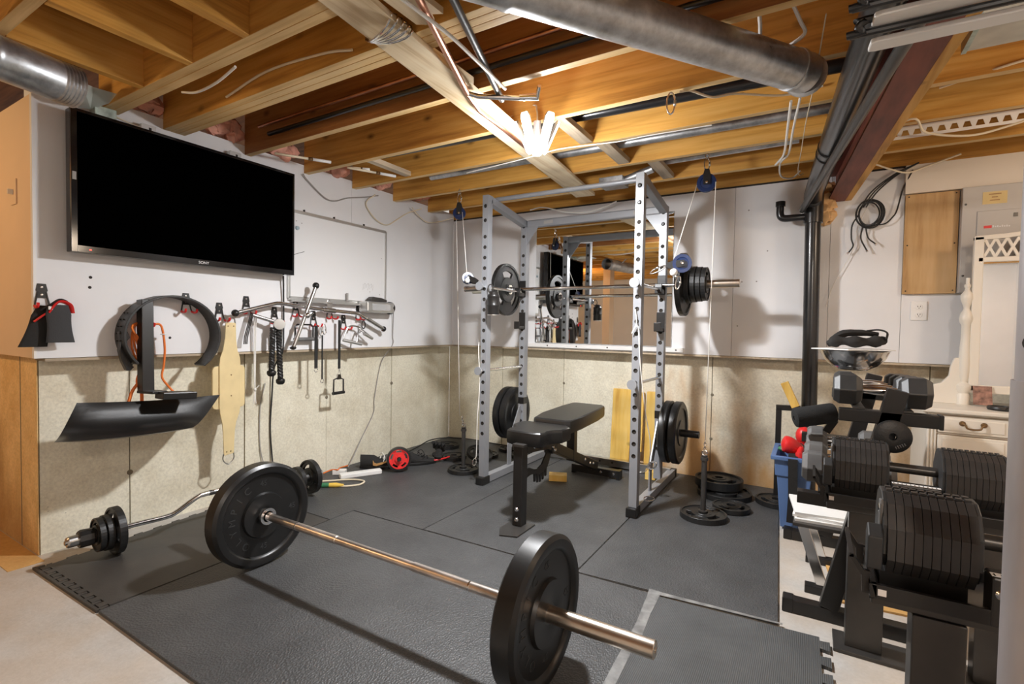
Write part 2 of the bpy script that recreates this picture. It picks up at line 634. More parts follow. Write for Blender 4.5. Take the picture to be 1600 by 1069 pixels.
M['insul'] = plain('pink_insulation', (0.72, 0.36, 0.27), 0.95, var=0.35, scale=14, bump=0.8, bscale=16, spec=0.1)
M['insul_y'] = plain('tan_insulation', (0.80, 0.50, 0.24), 0.95, var=0.25, scale=12, bump=0.8, bscale=16, spec=0.1)
M['film'] = plain('cloudy_plastic', (0.75, 0.80, 0.74), 0.2, trans=0.35)
M['copper'] = plain('copper', (0.60, 0.30, 0.20), 0.32, metal=1.0, var=0.2, scale=12)
M['led'] = plain('led_panel', (1, 1, 1), 0.4, emit=((1.0, 0.98, 0.95), 8))
M['led_red'] = plain('standby_led', (1, 0.05, 0.03), 0.4, emit=((1, 0.03, 0.02), 6))
M['swoosh'] = plain('bronze_swoosh', (0.75, 0.42, 0.16), 0.35, metal=0.4)
M['label_y'] = plain('yellow_sticker', (0.72, 0.55, 0.25), 0.6)
M['ink'] = plain('grey_print', (0.35, 0.33, 0.31), 0.6)
M['white_ink'] = plain('white_print', (0.75, 0.75, 0.75), 0.5)
M['green_duct'] = galv('greenish_duct', (0.50, 0.60, 0.55), 0.4)
M['clear'] = plain('clear_plastic', (0.85, 0.85, 0.85), 0.15, trans=0.6)
M['green'] = plain('green_plastic', (0.05, 0.22, 0.10), 0.5)

# ================================================================ the setting
JZ = 2.072            # underside of the joists
CEIL = JZ + 0.235     # underside of the subfloor
LEDGE = 0.914         # lower edge of the drywall
struct('floor', MB().bb((-3.2, -6.4, -0.1), (5.4, 0.3, 0.0)), M['floor'])
struct('floor_hall_lamplit', MB().bb((-3.1, -3.02, 0.0), (-0.03, -2.90, 0.002)), M['floor_lamplit'])  # strip of floor with the warm lamplight painted on as colour
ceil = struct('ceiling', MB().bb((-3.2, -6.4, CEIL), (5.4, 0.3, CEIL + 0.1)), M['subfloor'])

# left wall: poured concrete below, boarded wall proud of it above
wl = struct('wall_left', MB().bb((-0.30, -2.88, 0), (-0.128, 0.12, LEDGE + 0.03)), M['crack'])
ys = [-2.89, -2.535, -1.925, -1.315, -0.66, -0.05, 0.12]
for a, b in zip(ys, ys[1:]):
    obj('concrete_panel', MB().bb((-0.27, a + 0.003, 0), (-0.12 + random.uniform(-.004, .004), b - 0.003, LEDGE + 0.01)), M['concrete'], wl)
ysb = [-2.93, -1.20, 0.0]
for a, b in zip(ysb, ysb[1:]):
    obj('drywall_panel', MB().bb((-0.11, a + 0.0008, LEDGE), (0.0, b - 0.0008, 2.125)), M['drywall'], wl)
obj('corner_bead', MB().bb((-0.02, -2.936, LEDGE), (0.003, -2.926, 2.06)), M['white'], wl)
obj('ledge_board', MB().bb((-0.12, -2.90, LEDGE - 0.014), (0.004, 0.0, LEDGE - 0.002)), M['grey_wood'], wl)

for y, z in ((-2.735, 1.285), (-2.738, 1.238), (-1.42, 1.03), (-2.40, 1.0)):
    obj('anchor_hole', MB().lathe([(0, .0012), (.006, .001), (.007, 0)], (0.0002, y, z), (1, 0, 0), 10), M['gap'], wl)
# back wall
wb = struct('wall_back', MB().bb((-0.12, 0.128, 0), (5.4, 0.30, LEDGE + 0.03)), M['crack'])
xs = [-0.12, 0.49, 1.10, 1.70, 2.28, 2.89, 3.5, 4.1, 5.4]
for a, b in zip(xs, xs[1:]):
    obj('concrete_panel', MB().bb((a + 0.003, 0.12 + random.uniform(-.004, .004), 0), (b - 0.003, 0.27, LEDGE + 0.01)), M['concrete_back' if a > 1.6 else 'concrete'], wb)
xsb = [0.0, 0.335, 2.415, 2.97, 3.335, 5.4]
for i, (a, b) in enumerate(zip(xsb, xsb[1:])):
    obj('drywall_panel', MB().bb((a + 0.001, 0.0, LEDGE), (b - 0.001, 0.11, 2.06)), M['drywall'], wb)
obj('ledge_board', MB().bb((0.0, -0.004, LEDGE - 0.014), (5.2, 0.12, LEDGE - 0.002)), M['grey_wood'], wb)
for x, z in ((2.36, 1.42), (2.47, 1.42), (2.56, 1.42), (2.62, 1.62), (2.45, 1.12), (2.50, 1.90), (0.55, 1.30)):
    obj('anchor_hole', MB().lathe([(0, .0012), (.004, .001), (.005, 0)], (x, -0.0002, z), (0, -1, 0), 10), M['ink'], wb)
obj('sill_plate', MB().bb((-0.1, 0.0, 2.06), (5.4, 0.12, JZ)), M['gap'], wb)
obj('header_panel', MB().bb((3.33, -0.045, 1.897), (5.2, 0.0, 2.06)), M['drywall_cream'], wb)
for zz, tt in ((0.62, 0), (0.30, 1)):
    for xx in (1.10, 2.28):
        obj('form_tie', MB().lathe([(0.0, 0.004), (0.010, 0.003), (0.014, -0.004)], (xx + 0.004, 0.118, zz), (0, -1, 0), 10), M['crack'], wb)
for yy, zz in ((-1.315, 0.555), (-0.66, 0.60), (-2.535, 0.30)):
    obj('form_tie', MB().lathe([(0.0, 0.004), (0.010, 0.003), (0.014, -0.004)], (-0.117, yy, zz), (1, 0, 0), 10), M['crack'], wl)

# end of the left wall, facing the room
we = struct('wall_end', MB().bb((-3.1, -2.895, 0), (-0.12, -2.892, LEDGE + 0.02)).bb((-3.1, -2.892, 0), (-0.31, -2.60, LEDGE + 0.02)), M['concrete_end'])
obj('seam', MB().bb((-0.335, -2.8965, 0), (-0.329, -2.893, LEDGE)), M['crack'], we)
obj('drywall_panel', MB().bb((-3.1, -2.93, LEDGE), (-0.018, -2.70, 2.06)), M['peach'], we)
# the rest of the basement, seen in the mirrors
struct('wall_hall', MB().bb((-0.12, -4.42, 0), (0.0, -4.22, CEIL)), M['peach'])
struct('wall_rear', MB().bb((-3.2, -6.4, 0), (5.4, -6.3, CEIL)), M['drywall'])
struct('wall_right', MB().bb((5.3, -6.4, 0), (5.4, 0.3, CEIL)), M['drywall'])
struct('wall_far_left', MB().bb((-3.2, -6.4, 0), (-3.1, -2.6, CEIL)), M['drywall_cream'])
struct('door_1', MB().bb((1.62, -6.305, 0.0), (2.42, -6.27, 1.98)), M['white'])

# light switch on the wall end
sw = thing('light_switch', 'cream light switch plate on the lamplit end of the left wall', 'switch', (-0.24, -2.93, 1.60))
obj('plate', MB().bb((-0.275, -2.936, 1.605), (-0.205, -2.93, 1.72)), M['peach'], sw, 0.002)
obj('toggle', MB().box((-0.24, -2.944, 1.662), (0.010, 0.02, 0.022)), M['cream'], sw)


# ================================================================ ceiling framing
def joist(y, x0, x1, t=0.038, n=1, gap=0.001, label='', name='floor_joist', z=JZ, h=0.235):
    for k in range(n):
        ya = y + k * (t + gap)
        mb = MB().bb((x0, ya, z), (x1, ya + t, z + h))
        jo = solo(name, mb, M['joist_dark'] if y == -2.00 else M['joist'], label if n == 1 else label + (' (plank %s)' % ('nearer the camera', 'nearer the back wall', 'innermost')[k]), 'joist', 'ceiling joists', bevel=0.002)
        jo.data.materials.append(M['joist_underside_lit'])
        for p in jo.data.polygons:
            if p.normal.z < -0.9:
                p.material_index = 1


names = {-2.00: 'fir joist in front of the dark bay with the copper water line',
         -1.60: 'fir joist directly above the LED work light with a beige cable stapled along it',
         -1.20: 'fir joist between the black drain line and the grey duct strip',
         -0.79: 'fir joist above the front of the power rack',
         -0.37: 'fir joist above the rear uprights of the power rack'}
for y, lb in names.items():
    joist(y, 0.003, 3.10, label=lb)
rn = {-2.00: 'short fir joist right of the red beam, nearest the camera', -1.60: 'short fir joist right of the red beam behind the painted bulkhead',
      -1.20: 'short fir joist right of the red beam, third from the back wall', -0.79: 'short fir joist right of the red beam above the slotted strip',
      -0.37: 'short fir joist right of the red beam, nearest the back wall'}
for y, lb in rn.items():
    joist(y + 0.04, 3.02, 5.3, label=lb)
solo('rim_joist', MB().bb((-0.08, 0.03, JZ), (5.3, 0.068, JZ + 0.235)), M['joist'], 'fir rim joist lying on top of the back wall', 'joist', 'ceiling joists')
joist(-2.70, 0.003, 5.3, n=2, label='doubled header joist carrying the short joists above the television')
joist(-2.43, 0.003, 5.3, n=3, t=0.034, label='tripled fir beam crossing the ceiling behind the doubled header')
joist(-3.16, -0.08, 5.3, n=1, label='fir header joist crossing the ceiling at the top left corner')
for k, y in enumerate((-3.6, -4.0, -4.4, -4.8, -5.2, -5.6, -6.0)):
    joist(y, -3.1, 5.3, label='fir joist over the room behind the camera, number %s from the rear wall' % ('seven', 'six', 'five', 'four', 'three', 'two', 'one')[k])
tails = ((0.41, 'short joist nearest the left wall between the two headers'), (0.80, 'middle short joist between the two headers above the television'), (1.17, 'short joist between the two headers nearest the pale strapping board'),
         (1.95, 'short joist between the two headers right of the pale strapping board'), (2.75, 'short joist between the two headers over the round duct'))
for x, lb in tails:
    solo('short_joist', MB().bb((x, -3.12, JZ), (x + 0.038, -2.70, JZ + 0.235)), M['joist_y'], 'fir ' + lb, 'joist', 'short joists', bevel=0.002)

# strapping board under the joists and blocking pieces
solo('strapping_board', MB().beam((1.70, -3.0, JZ - 0.012), (1.44, -0.30, JZ - 0.012), 0.145, 0.022), M['pale_y'],
     'long pale strapping board nailed under the joists from the camera to the rack', 'board', bevel=0.002)
blocks = [((1.60, -2.31, JZ - 0.0), (1.68, -2.04), 'pale wooden scab under the ceiling beside the strapping board'),
          ((1.79, -1.562, JZ + 0.004), (1.86, -1.20), 'weathered wooden block between joists right of the LED light'),
          ((1.86, -1.162, JZ + 0.004), (1.93, -0.79), 'weathered wooden block between joists above the bench'),
          ((2.02, -0.752, JZ + 0.004), (2.09, -0.37), 'weathered wooden block between joists at the right front rack upright'),
          ((0.52, -1.562, JZ + 0.01), (0.57, -1.20), 'thin fir block between joists near the left wall')]
for (x0, y0, z0), (x1, y1), lb in blocks:
    solo('blocking', MB().bb((x0, y0, z0), (x1, y1, z0 + 0.03)), M['pale_y'] if 'pale' in lb else M['grey_wood'], lb, 'wood block', 'blocking pieces', bevel=0.002)
solo('broken_board', MB().prism([(0, 0), (0.10, -0.02), (0.12, 0.31), (0.08, 0.29), (0.06, 0.34), (0.01, 0.31)], (1.765, -2.80, JZ - 0.021), (1, 0, 0), (0, 1, 0), (0, 0, 0.02)), M['pale_y'],
     'broken pale plywood scrap nailed beside the strapping board', 'wood scrap')

# steel beam, post
def along(y, x0):
    return x0 - 0.082 * y


bmb = MB()
bx = lambda y, dx: (along(y, 2.993) + dx, y)
for (w, z0, z1) in ((0.092, 1.90, 1.912), (0.010, 1.912, 2.058), (0.092, 2.058, JZ - 0.001)):
    a, b = bx(0.09, 0), bx(-6.2, 0)
    bmb.beam((a[0], a[1], (z0 + z1) / 2), (b[0], b[1], (z0 + z1) / 2), w, z1 - z0)
bm = thing('steel_beam', 'red oxide painted steel I-beam running from the back wall towards the camera', 'beam', (2.993, 0, 1.90))
obj('flange_and_web', bmb, M['red_steel'], bm)
obj('nailer', MB().beam((along(0.0, 3.056), 0.0, 1.914), (along(-6.1, 3.056), -6.1, 1.914), 0.032, 0.028), M['joist_y'], bm, label='strip of wood along the right side of the beam')
tp = thing('steel_post', 'round steel support post at the right edge, upper tube with bolt holes', 'post', (3.192, -2.715, 0))
pm = MB()
px, py = 3.192, -2.715
pm.lathe([(0.0, 0.0), (0.046, 0.0), (0.046, 1.02), (0.043, 1.02)], (px, py, 0), (0, 0, 1), 40)
obj('outer_tube', pm, M['post_steel'], tp)
obj('inner_tube', MB().lathe([(0.0425, 1.0), (0.0425, 1.895), (0.0, 1.895)], (px, py, 0), (0, 0, 1), 40), M['post_steel'], tp)
dirn = V((-0.80, -0.6, 0)).normalized()
for k in range(6):
    z = 1.075 + k * 0.108
    c0 = V((px, py, z)) + dirn * 0.0415
    obj('bolt_hole', MB().lathe([(0.0, 0.0025), (0.011, 0.002), (0.011, 0.0)], c0, dirn, 16), M['gap'], tp)
obj('top_plate', MB().bb((px - 0.07, py - 0.07, 1.890), (px + 0.07, py + 0.07, 1.899)), M['red_steel'], tp)

# round galvanised duct, with elbow and branch
du = thing('round_duct', 'round galvanised duct slanting across the ceiling near the top', 'duct', (2.82, -1.66, 2.0))
ddir = V((0.59, 0.807, 0)).normalized()
c1 = V((2.845, -1.655, 2.0))
c0 = c1 - ddir * 3.2
mb = MB().lathe([(0.0655, 0), (0.0655, 2.05), (0.0675, 2.055), (0.0675, 2.07), (0.0655, 2.075), (0.0655, 3.13), (0.069, 3.13), (0.069, 3.145), (0.0655, 3.15), (0.0655, 3.2)], c0, ddir, 40)
obj('pipe', mb, M['galv'], du)
el = [c1 + ddir * 0.0, c1 + V((0.0, 0.02, 0.0)), c1 + V((-.005, 0.045, 0.008)), c1 + V((-.01, 0.07, 0.02))]
obj('elbow', MB().tube(el, [0.067, 0.067, 0.066, 0.064], 32), M['galv'], du)
obj('branch', MB().tube([el[-1], el[-1] + V((-0.01, 0.10, 0.03))], 0.042, 24), M['galv_dark'], du)
# the duct above the television
ld = thing('dryer_duct', 'short galvanised vent pipe at the top left corner above the television', 'duct', (0.43, -2.95, 1.98))
a, b = V((0.56, -3.60, 1.985)), V((0.428, -2.985, 1.985))
obj('pipe', MB().lathe([(0.074, 0), (0.074, 0.42), (0.0775, 0.425), (0.0775, 0.45), (0.074, 0.455), (0.074, (b - a).length)], a, b - a, 32), M['galv'], ld)
obj('flex_end', MB().lathe([(0.074 + 0.003 * (i % 2), i * 0.006) for i in range(12)], b, b - a, 32), M['galv_dark'], ld)
obj('hanger_strap', MB().beam(V((0.51, -3.22, 2.0)), V((0.60, -3.20, 2.075)), 0.03, 0.002), M['galv_dark'], ld)
solo('plastic_sheet', MB().add([(0.30, -2.86, 2.06), (0.06, -2.86, 2.022), (0.03, -2.74, 2.05), (0.20, -2.66, 2.10), (0.18, -2.78, 2.10)], [(0, 1, 2, 4), (4, 2, 3)]), M['film'], 'crumpled cloudy plastic sheet between the vent pipe and the joists', 'plastic sheet')
solo('wall_vent', MB().bb((0.0, -2.735, 2.025), (0.06, -2.65, JZ)), M['green_duct'], 'small green-tinted metal vent box on the wall above the television', 'vent', bevel=0.003)

# insulation between the joists above the left wall
def tuft(x0, x1, y0, y1, z0, z1, n=7):
    mb = MB()
    for k in range(n):
        c = (random.uniform(x0, x1), random.uniform(y0, y1), random.uniform(z0, z1))
        mb.ball(c, random.uniform(0.035, 0.06), 10, (random.uniform(.8, 1.3), random.uniform(.8, 1.4), random.uniform(.7, 1.1)))
    mb.v = [p + V((random.uniform(-.009, .009), random.uniform(-.009, .009), random.uniform(-.009, .009))) for p in mb.v]
    return mb


for (y0, y1), lb in (((-2.58, -2.46), 'above the television'), ((-2.28, -2.05), 'above the right half of the television'), ((-1.92, -1.66), 'right of the television top'),
                     ((-1.52, -1.27), 'above the whiteboard'), ((-1.12, -0.86), 'above the right end of the whiteboard'), ((-0.70, -0.42), 'above the corner cable loops')):
    solo('insulation_batt', tuft(-0.03, 0.02, y0, y1, JZ + 0.085, JZ + 0.17, 11), M['insul'], 'pink fibreglass insulation stuffed between joists ' + lb, 'insulation', 'insulation between the joists')
solo('insulation_batt', tuft(2.93, 2.965, -0.05, -0.03, 1.80, 2.0, 7), M['insul_y'], 'tan insulation strip hanging beside the black drain stack', 'insulation', 'insulation between the joists')

# black drain pipes: stack by the back wall, run beside the beam
st = thing('drain_stack', 'black plastic drain stack by the back wall with its run along the beam', 'pipe', (2.895, -0.12, 0))
obj('vertical_pipe', MB().cyl((2.895, -0.12, 0.0), (2.872, -0.12, 1.92), 0.043, 28), M['abs'], st)
obj('hub', MB().lathe([(0.043, 0), (0.053, 0.0), (0.053, 0.19), (0.047, 0.19)], (2.875, -0.12, 1.755), (0, 0, 1), 28), M['abs'], st)
obj('horizontal_pipe', MB().tube(curve([(2.872, -0.12, 1.86), (2.874, -0.2, 1.915), (2.905, -0.6, 1.925), (3.02, -2.0, 1.945), (3.13, -3.3, 1.96)], 6), 0.050, 24), M['abs'], st)
for y in (-0.93, -1.02):
    x = 2.872 - 0.078 * (y + 0.2)
    obj('clamp_ring', MB().lathe([(0.0495, -.006), (0.056, -.005), (0.056, .005), (0.0495, .006)], (x + .006, y, 1.930), (-0.08, 1, 0), 24), M['rubber'], st)
obj('trap_arm', MB().tube(curve([(2.86, -0.12, 1.80), (2.78, -0.13, 1.797), (2.715, -0.13, 1.80), (2.695, -0.13, 1.825), (2.695, -0.13, 1.895)], 5), 0.022, 16), M['abs'], st)
obj('trap_collar', MB().lathe([(0.022, 0), (0.028, 0), (0.028, .03), (0.02, .03)], (2.695, -0.13, 1.875), (0, 0, 1), 16), M['abs'], st)
solo('drain_branch', MB().cyl((2.815, -0.16, 1.835), (3.12, -2.25, 1.875), 0.0185, 14), M['dark_metal'], 'thin dark pipe slung beside the red beam below the drain run', 'pipe')
# pipes threaded through the joists
for (a, b, r, mat, nm, lb, ct) in (
        ((0.40, -1.43, 2.165), (3.0, -1.31, 2.155), 0.028, 'abs', 'drain_line', 'long black plastic drain line between joists behind the LED light', 'pipe'),
        ((0.56, -0.985, 2.136), (2.95, -0.94, 2.136), 0.026, 'galv_dark', 'conduit', 'long grey galvanised pipe between joists above the front of the rack', 'pipe'),
        ((2.0, -0.56, 2.128), (2.80, -0.58, 2.13), 0.020, 'galv', 'conduit', 'short grey metal pipe above the right pulley', 'pipe'),
        ((0.20, -2.035, 2.185), (3.0, -2.045, 2.185), 0.009, 'copper', 'copper_pipe', 'thin copper water pipe running along the dark joist bay', 'pipe'),
        ((0.30, -2.04, 2.125), (2.9, -2.035, 2.125), 0.012, 'abs', 'cable_line', 'dark pipe running beside the copper line in the dark joist bay', 'pipe'),
        ((1.90, -2.64, 2.036), (1.66, -2.06, 2.036), 0.012, 'copper', 'copper_pipe', 'dull copper pipe beside the strapping board, left one of two', 'pipe'),
        ((1.99, -2.62, 2.045), (1.74, -1.92, 2.045), 0.013, 'dark_metal', 'iron_pipe', 'dark iron gas pipe beside the strapping board, right one of two', 'pipe')):
    solo(nm, MB().cyl(a, b, r, 14), M[mat], lb, ct)
cp = thing('copper_branch', 'copper pipe elbows and taped joint below the joists near the strapping board', 'pipe', (1.70, -2.0, 2.05))
obj('pipe', MB().tube([(1.66, -2.055, 2.036), (1.69, -2.02, 2.03), (1.86, -1.93, 2.02)], 0.010, 10), M['chrome'], cp)
obj('pipe', MB().tube([(1.655, -2.05, 2.036), (1.61, -1.90, 2.034), (1.60, -1.75, 2.034), (1.56, -1.35, 2.036)], 0.010, 10), M['copper'], cp)
obj('valve', MB().tube([(1.84, -1.945, 2.022), (1.90, -1.90, 2.03), (1.93, -1.94, 2.05)], [0.012, 0.016, 0.008], 10), M['chrome'], cp)
for (a, b), lb in ((((0.22, -1.95, 2.06), (0.34, -1.66, 2.075)), 'pair of pex stubs right of the television, upper'), (((0.36, -1.55, 2.07), (0.49, -1.26, 2.075)), 'white pex stub with brass ring above the whiteboard'), (((0.33, -1.52, 2.085), (0.42, -1.42, 2.085)), 'short steel fitting above the whiteboard')):
    t = thing('pipe_stub', lb, 'pipe', a)
    A, B = V(a), V(b)
    obj('tube', MB().cyl(A, A.lerp(B, .6), 0.007, 10), M['cable'], t)
    obj('crimp_ring', MB().cyl(A.lerp(B, .58), A.lerp(B, .66), 0.010, 10), M['brass'], t)
    obj('end', MB().cyl(A.lerp(B, .62), B, 0.009, 10), M['white'], t)
sp = thing('register_boot', 'small galvanised register box under the joists behind the rack top', 'vent', (1.76, -0.55, 2.03))
obj('box', MB().bb((1.66, -0.60, 2.02), (1.82, -0.47, 2.075)), M['galv_dark'], sp, 0.003)
obj('collar', MB().cyl((1.82, -0.53, 2.06), (2.0, -0.545, 2.10), 0.024, 16), M['galv'], sp)

# slotted metal strip and bulkhead on the right
ss = thing('slotted_strip', 'white slotted metal strip fixed below a joist right of the red beam', 'bracket', (3.19, -0.66, 2.03))
sm = MB()
x, w, n = 3.18, 0.045, 16
for k in range(n + 1):
    xa = x + k * w
    sm.prism([(xa - .006, 0), (xa + .006, 0), (xa + .014, .026), (xa - .014, .026)], (0, -0.665, 2.040), (1, 0, 0), (0, 0, 1), (0, .003, 0))
sm.bb((x - .011, -0.665, 2.026), (x + n * w + .011, -0.662, 2.040)).bb((x - .011, -0.665, 2.066), (x + n * w + .011, -0.662, 2.085))
obj('strip', sm, M['white'], ss)
bk = thing('bulkhead_duct', 'pale painted duct box with a green end cap at the top right', 'duct', (3.29, -1.5, 1.985))
obj('body', MB().bb((3.285, -1.78, 1.985), (5.25, -1.60, JZ + 0.05)), plain('pale_painted_board', (0.62, 0.60, 0.52), 0.6, var=0.12, scale=12), bk, 0.002)
obj('end_cap', MB().bb((3.272, -1.785, 1.98), (3.285, -1.598, JZ + 0.05)), M['green_duct'], bk)
obj('clip', MB().tube([(3.31, -1.79, 2.05), (3.31, -1.80, 2.035), (3.345, -1.80, 2.042)], 0.003, 6), M['gap'], bk)

# folded chairs hung under the beam at the top right
for k in range(3):
    z = 1.748 + k * 0.020
    y0 = -2.265 - 0.075 * k
    ch = thing('folded_chair', ('lowest and farthest', 'middle', 'topmost and nearest')[k] + ' of three folded black and white chairs slung under the ceiling', 'chair', (3.4, y0, z), group='folded chairs under the ceiling')
    fr = [(3.95, y0 - .052, z + .012), (3.02, y0 - .070, z + .012), (2.975, y0 - .078, z + .014), (2.962, y0 - .085, z + .020), (2.975, y0 - .088, z + .030), (3.05, y0 - .085, z + .034), (3.95, y0 - .06, z + .034)]
    obj('frame', MB().tube(curve(fr, 4), 0.0085, 10), M['abs'], ch)
    obj('seat_slat', MB().prism([(2.985, 0), (3.0, .004), (3.95, .024), (3.95, -.020), (3.0, -.044), (2.988, -.04)], (0, y0, z), (1, 0, 0), (0, 1, 0), (0, 0, .012)), M['white'], ch, 0.003)

# the hanging LED garage light
hub = V((1.752, -1.625, 1.916))
ll = thing('led_light', 'glowing white LED garage light with fold-out panels hanging under the joists', 'lamp', hub)
obj('hub', MB().lathe([(0.0, -0.012), (0.022, -0.010), (0.026, 0.0), (0.026, 0.03), (0.018, 0.05), (0.018, 0.14)], hub, (0, 0, 1), 24), M['white'], ll)
obj('diffuser', MB().lathe([(0.0, -0.016), (0.016, -0.0155), (0.020, -0.012)], hub, (0, 0, 1), 24), M['led'], ll)
for k in range(5):
    a = R(-25 + k * 72)
    o = V((math.cos(a), math.sin(a), 0))
    t = V((-o.y, o.x, 0))
    p0 = hub + o * 0.034 + V((0, 0, 0.0))
    p1 = hub + o * 0.098 + V((0, 0, 0.15))
    d, s_, u_ = frame(p1 - p0, t)
    nrm = o * 0.92 - V((0, 0, .39))
    obj('led_panel', MB().prism([(-.018, 0), (.018, 0), (.022, .145), (.014, .165), (-.014, .165), (-.022, .145)], p0 + nrm.normalized() * .004, t, (p1 - p0).normalized(), nrm.normalized() * 0.008), M['led'], ll, 0.002)
    obj('heat_sink', MB().prism([(-.018, 0), (.018, 0), (.022, .145), (.014, .165), (-.014, .165), (-.022, .145)], p0 - nrm.normalized() * .006, t, (p1 - p0).normalized(), nrm.normalized() * 0.0095), M['alu'], ll)
solo('lamp_cord', MB().tube(curve([hub + V((0, 0, .13)), hub + V((-.01, .01, .2)), hub + V((-.05, .03, .235)), hub + V((-.25, .03, .19)), (1.3, -1.56, 2.13)], 6), 0.004, 8), M['cable_w'], 'white cord of the LED light looping up over the joist', 'cable')

# ================================================================ floor mats
def toothed(p, q, pitch, depth, duty=0.5, out=1, phase=0):
    """outline points from p to q with square teeth pushed to one side"""
    p, q = V((*p, 0)), V((*q, 0))
    d = q - p
    L = d.length
    d.normalize()
    nrm = V((d.y, -d.x, 0)) * out * depth
    n = int(L / pitch)
    pts = [p]
    for k in range(n):
        a = p + d * (k * L / n + L / n * (1 - duty) / 2)
        b = a + d * (L / n * duty)
        pts += [a, a + nrm - d * pitch * .06, b + nrm + d * pitch * .06, b]
    return [(v.x, v.y) for v in pts]


def flat(poly, z0, z1):
    return MB().prism(poly, (0, 0, z0), (1, 0, 0), (0, 1, 0), (0, 0, z1 - z0))


fm = thing('foam_mat', 'smooth dark foam mat with puzzle edge along the left wall', 'mat', (0.3, -2.4, 0))
mp = toothed((0.045, -2.915), (0.648, -2.905), 0.058, 0.028, 0.5, 1) + [(0.648, -2.905), (0.650, -2.48), (0.646, -1.905)] + toothed((-0.085, -1.905), (0.045, -2.915), 0.085, 0.012, 0.55, -1)
obj('mat', flat(mp, 0.0, 0.011), M['mat_smooth'], fm)
n = 10
L = 0.603
st_ = MB().prism([(0.030, -2.957), (0.652, -2.948), (0.652, -2.938), (0.034, -2.946)], (0, 0, 0), (1, 0, 0), (0, 1, 0), (0, 0, 0.0112))
for k in range(n + 1):
    x = 0.045 + k * L / n
    yb = -2.944 + (x - .045) * .016
    st_.prism([(x - .010, yb - .003), (x + .010, yb - .003), (x + .006, yb + .024), (x - .006, yb + .024)], (0, 0, 0), (1, 0, 0), (0, 1, 0), (0, 0, 0.0112))
obj('edge_strip', st_, M['mat_smooth'], fm, label='puzzle edge strip')
T = 0.012
for poly, mat, lb in (
        ([(0.662, -2.945), (2.425, -2.95), (2.362, -1.703), (0.652, -1.741)], 'mat_pebble', 'large pebbled rubber mat under the loaded barbell'),
        ([(-0.115, -1.90), (0.646, -1.90), (0.646, -1.734), (1.158, -1.722), (1.158, 0.112), (-0.115, 0.112)], 'mat_pebble', 'pebbled rubber mat in the wall corner under the shoes'),
        ([(1.164, -1.720), (2.027, -1.700), (2.027, 0.112), (1.164, 0.112)], 'mat_pebble', 'pebbled rubber mat under the bench and rack'),
        ([(2.033, -1.700), (2.815, -1.652), (2.725, 0.112), (2.033, 0.112)], 'mat_pebble', 'pebbled rubber mat right of the rack under the stacked plates')):
    solo('rubber_mat', flat(poly, 0, T), M[mat], lb, 'mat', 'rubber floor mats', bevel=0.002)
rm = thing('ribbed_mat', 'ribbed grey rubber mat with taped edges near the dumbbell stand', 'mat', (2.65, -2.2, 0))
rp_ = [(2.368, -1.712)] + [(2.43, -2.95), (2.985, -2.95)][0:0]
outl = [(2.435, -3.1), (2.975, -3.1)] + toothed((2.975, -3.1), (2.945, -1.672), 0.09, 0.030, 0.5, 1)[1:] + [(2.945, -1.672), (2.375, -1.712)]
obj('mat', flat(outl, 0, T), M['mat_rib'], rm)
obj('tape', MB().prism([(2.350, -1.705), (2.396, -1.70), (2.400, -1.85), (2.412, -2.0), (2.408, -2.10), (2.440, -2.95), (2.404, -2.95), (2.378, -2.2), (2.372, -1.95)], (0, 0, T), (1, 0, 0), (0, 1, 0), (0, 0, 0.0008)), M['tape'], rm, label='grey duct tape along the left edge')
obj('tape', MB().prism([(2.345, -1.672), (2.40, -1.675), (2.83, -1.650), (2.83, -1.660), (2.40, -1.70), (2.35, -1.72)], (0, 0, T), (1, 0, 0), (0, 1, 0), (0, 0, 0.0012)), M['tape'], rm, label='grey duct tape along the far edge')


# ================================================================ text
def text(name, body, size, o, u, w, mat, parent, extrude=0.0006, align='CENTER'):
    cu = bpy.data.curves.new(name, 'FONT')
    cu.body = body
    cu.size = size
    cu.extrude = extrude
    cu.align_x = align
    cu.align_y = 'CENTER'
    to = bpy.data.objects.new('tmp', cu)
    COL.objects.link(to)
    dg = bpy.context.evaluated_depsgraph_get()
    me = bpy.data.meshes.new_from_object(to.evaluated_get(dg))
    bpy.data.objects.remove(to)
    o, u, w = V(o), V(u).normalized(), V(w).normalized()
    k = u.cross(w)
    mt = Matrix((u, w, k)).transposed().to_4x4()
    mt.translation = o
    if parent is not None:
        mt = root_of(parent).matrix_basis.inverted() @ mt
    me.transform(mt)
    me.name = name
    me.materials.clear()
    me.materials.append(mat)
    ob = bpy.data.objects.new(name, me)
    COL.objects.link(ob)
    if parent is not None:
        ob.parent = parent
    return ob


def ring_text(body, r, size, c, axis_u, axis_w, mat, parent, start, step):
    mb_objs = []
    for i, ch in enumerate(body):
        a = R(start + i * step)
        rad = V(axis_u) * math.cos(a) + V(axis_w) * math.sin(a)
        tan = V(axis_u) * math.sin(a) - V(axis_w) * math.cos(a)
        if ch != ' ':
            mb_objs.append(text('raised_letter', ch, size, V(c) + rad * r, tan, rad, mat, parent, 0.0012))
    return mb_objs


# ================================================================ plates
def bumper_mesh(t=0.075, r=0.225):
    h = t / 2
    return MB().lathe([(0.027, -h + .004), (0.032, -h + .002), (0.095, -h + .002), (0.100, -h + .014), (0.178, -h + .014), (0.184, -h + .003), (0.190, -h), (0.212, -h), (0.225 * r / .225, -h + .010),
                       (r, h - .010), (0.212, h), (0.190, h), (0.184, h - .003), (0.178, h - .014), (0.100, h - .014), (0.095, h - .002), (0.032, h - .002), (0.027, h - .004), (0.027, -h + .004)], (0, 0, 0), (1, 0, 0), 56)


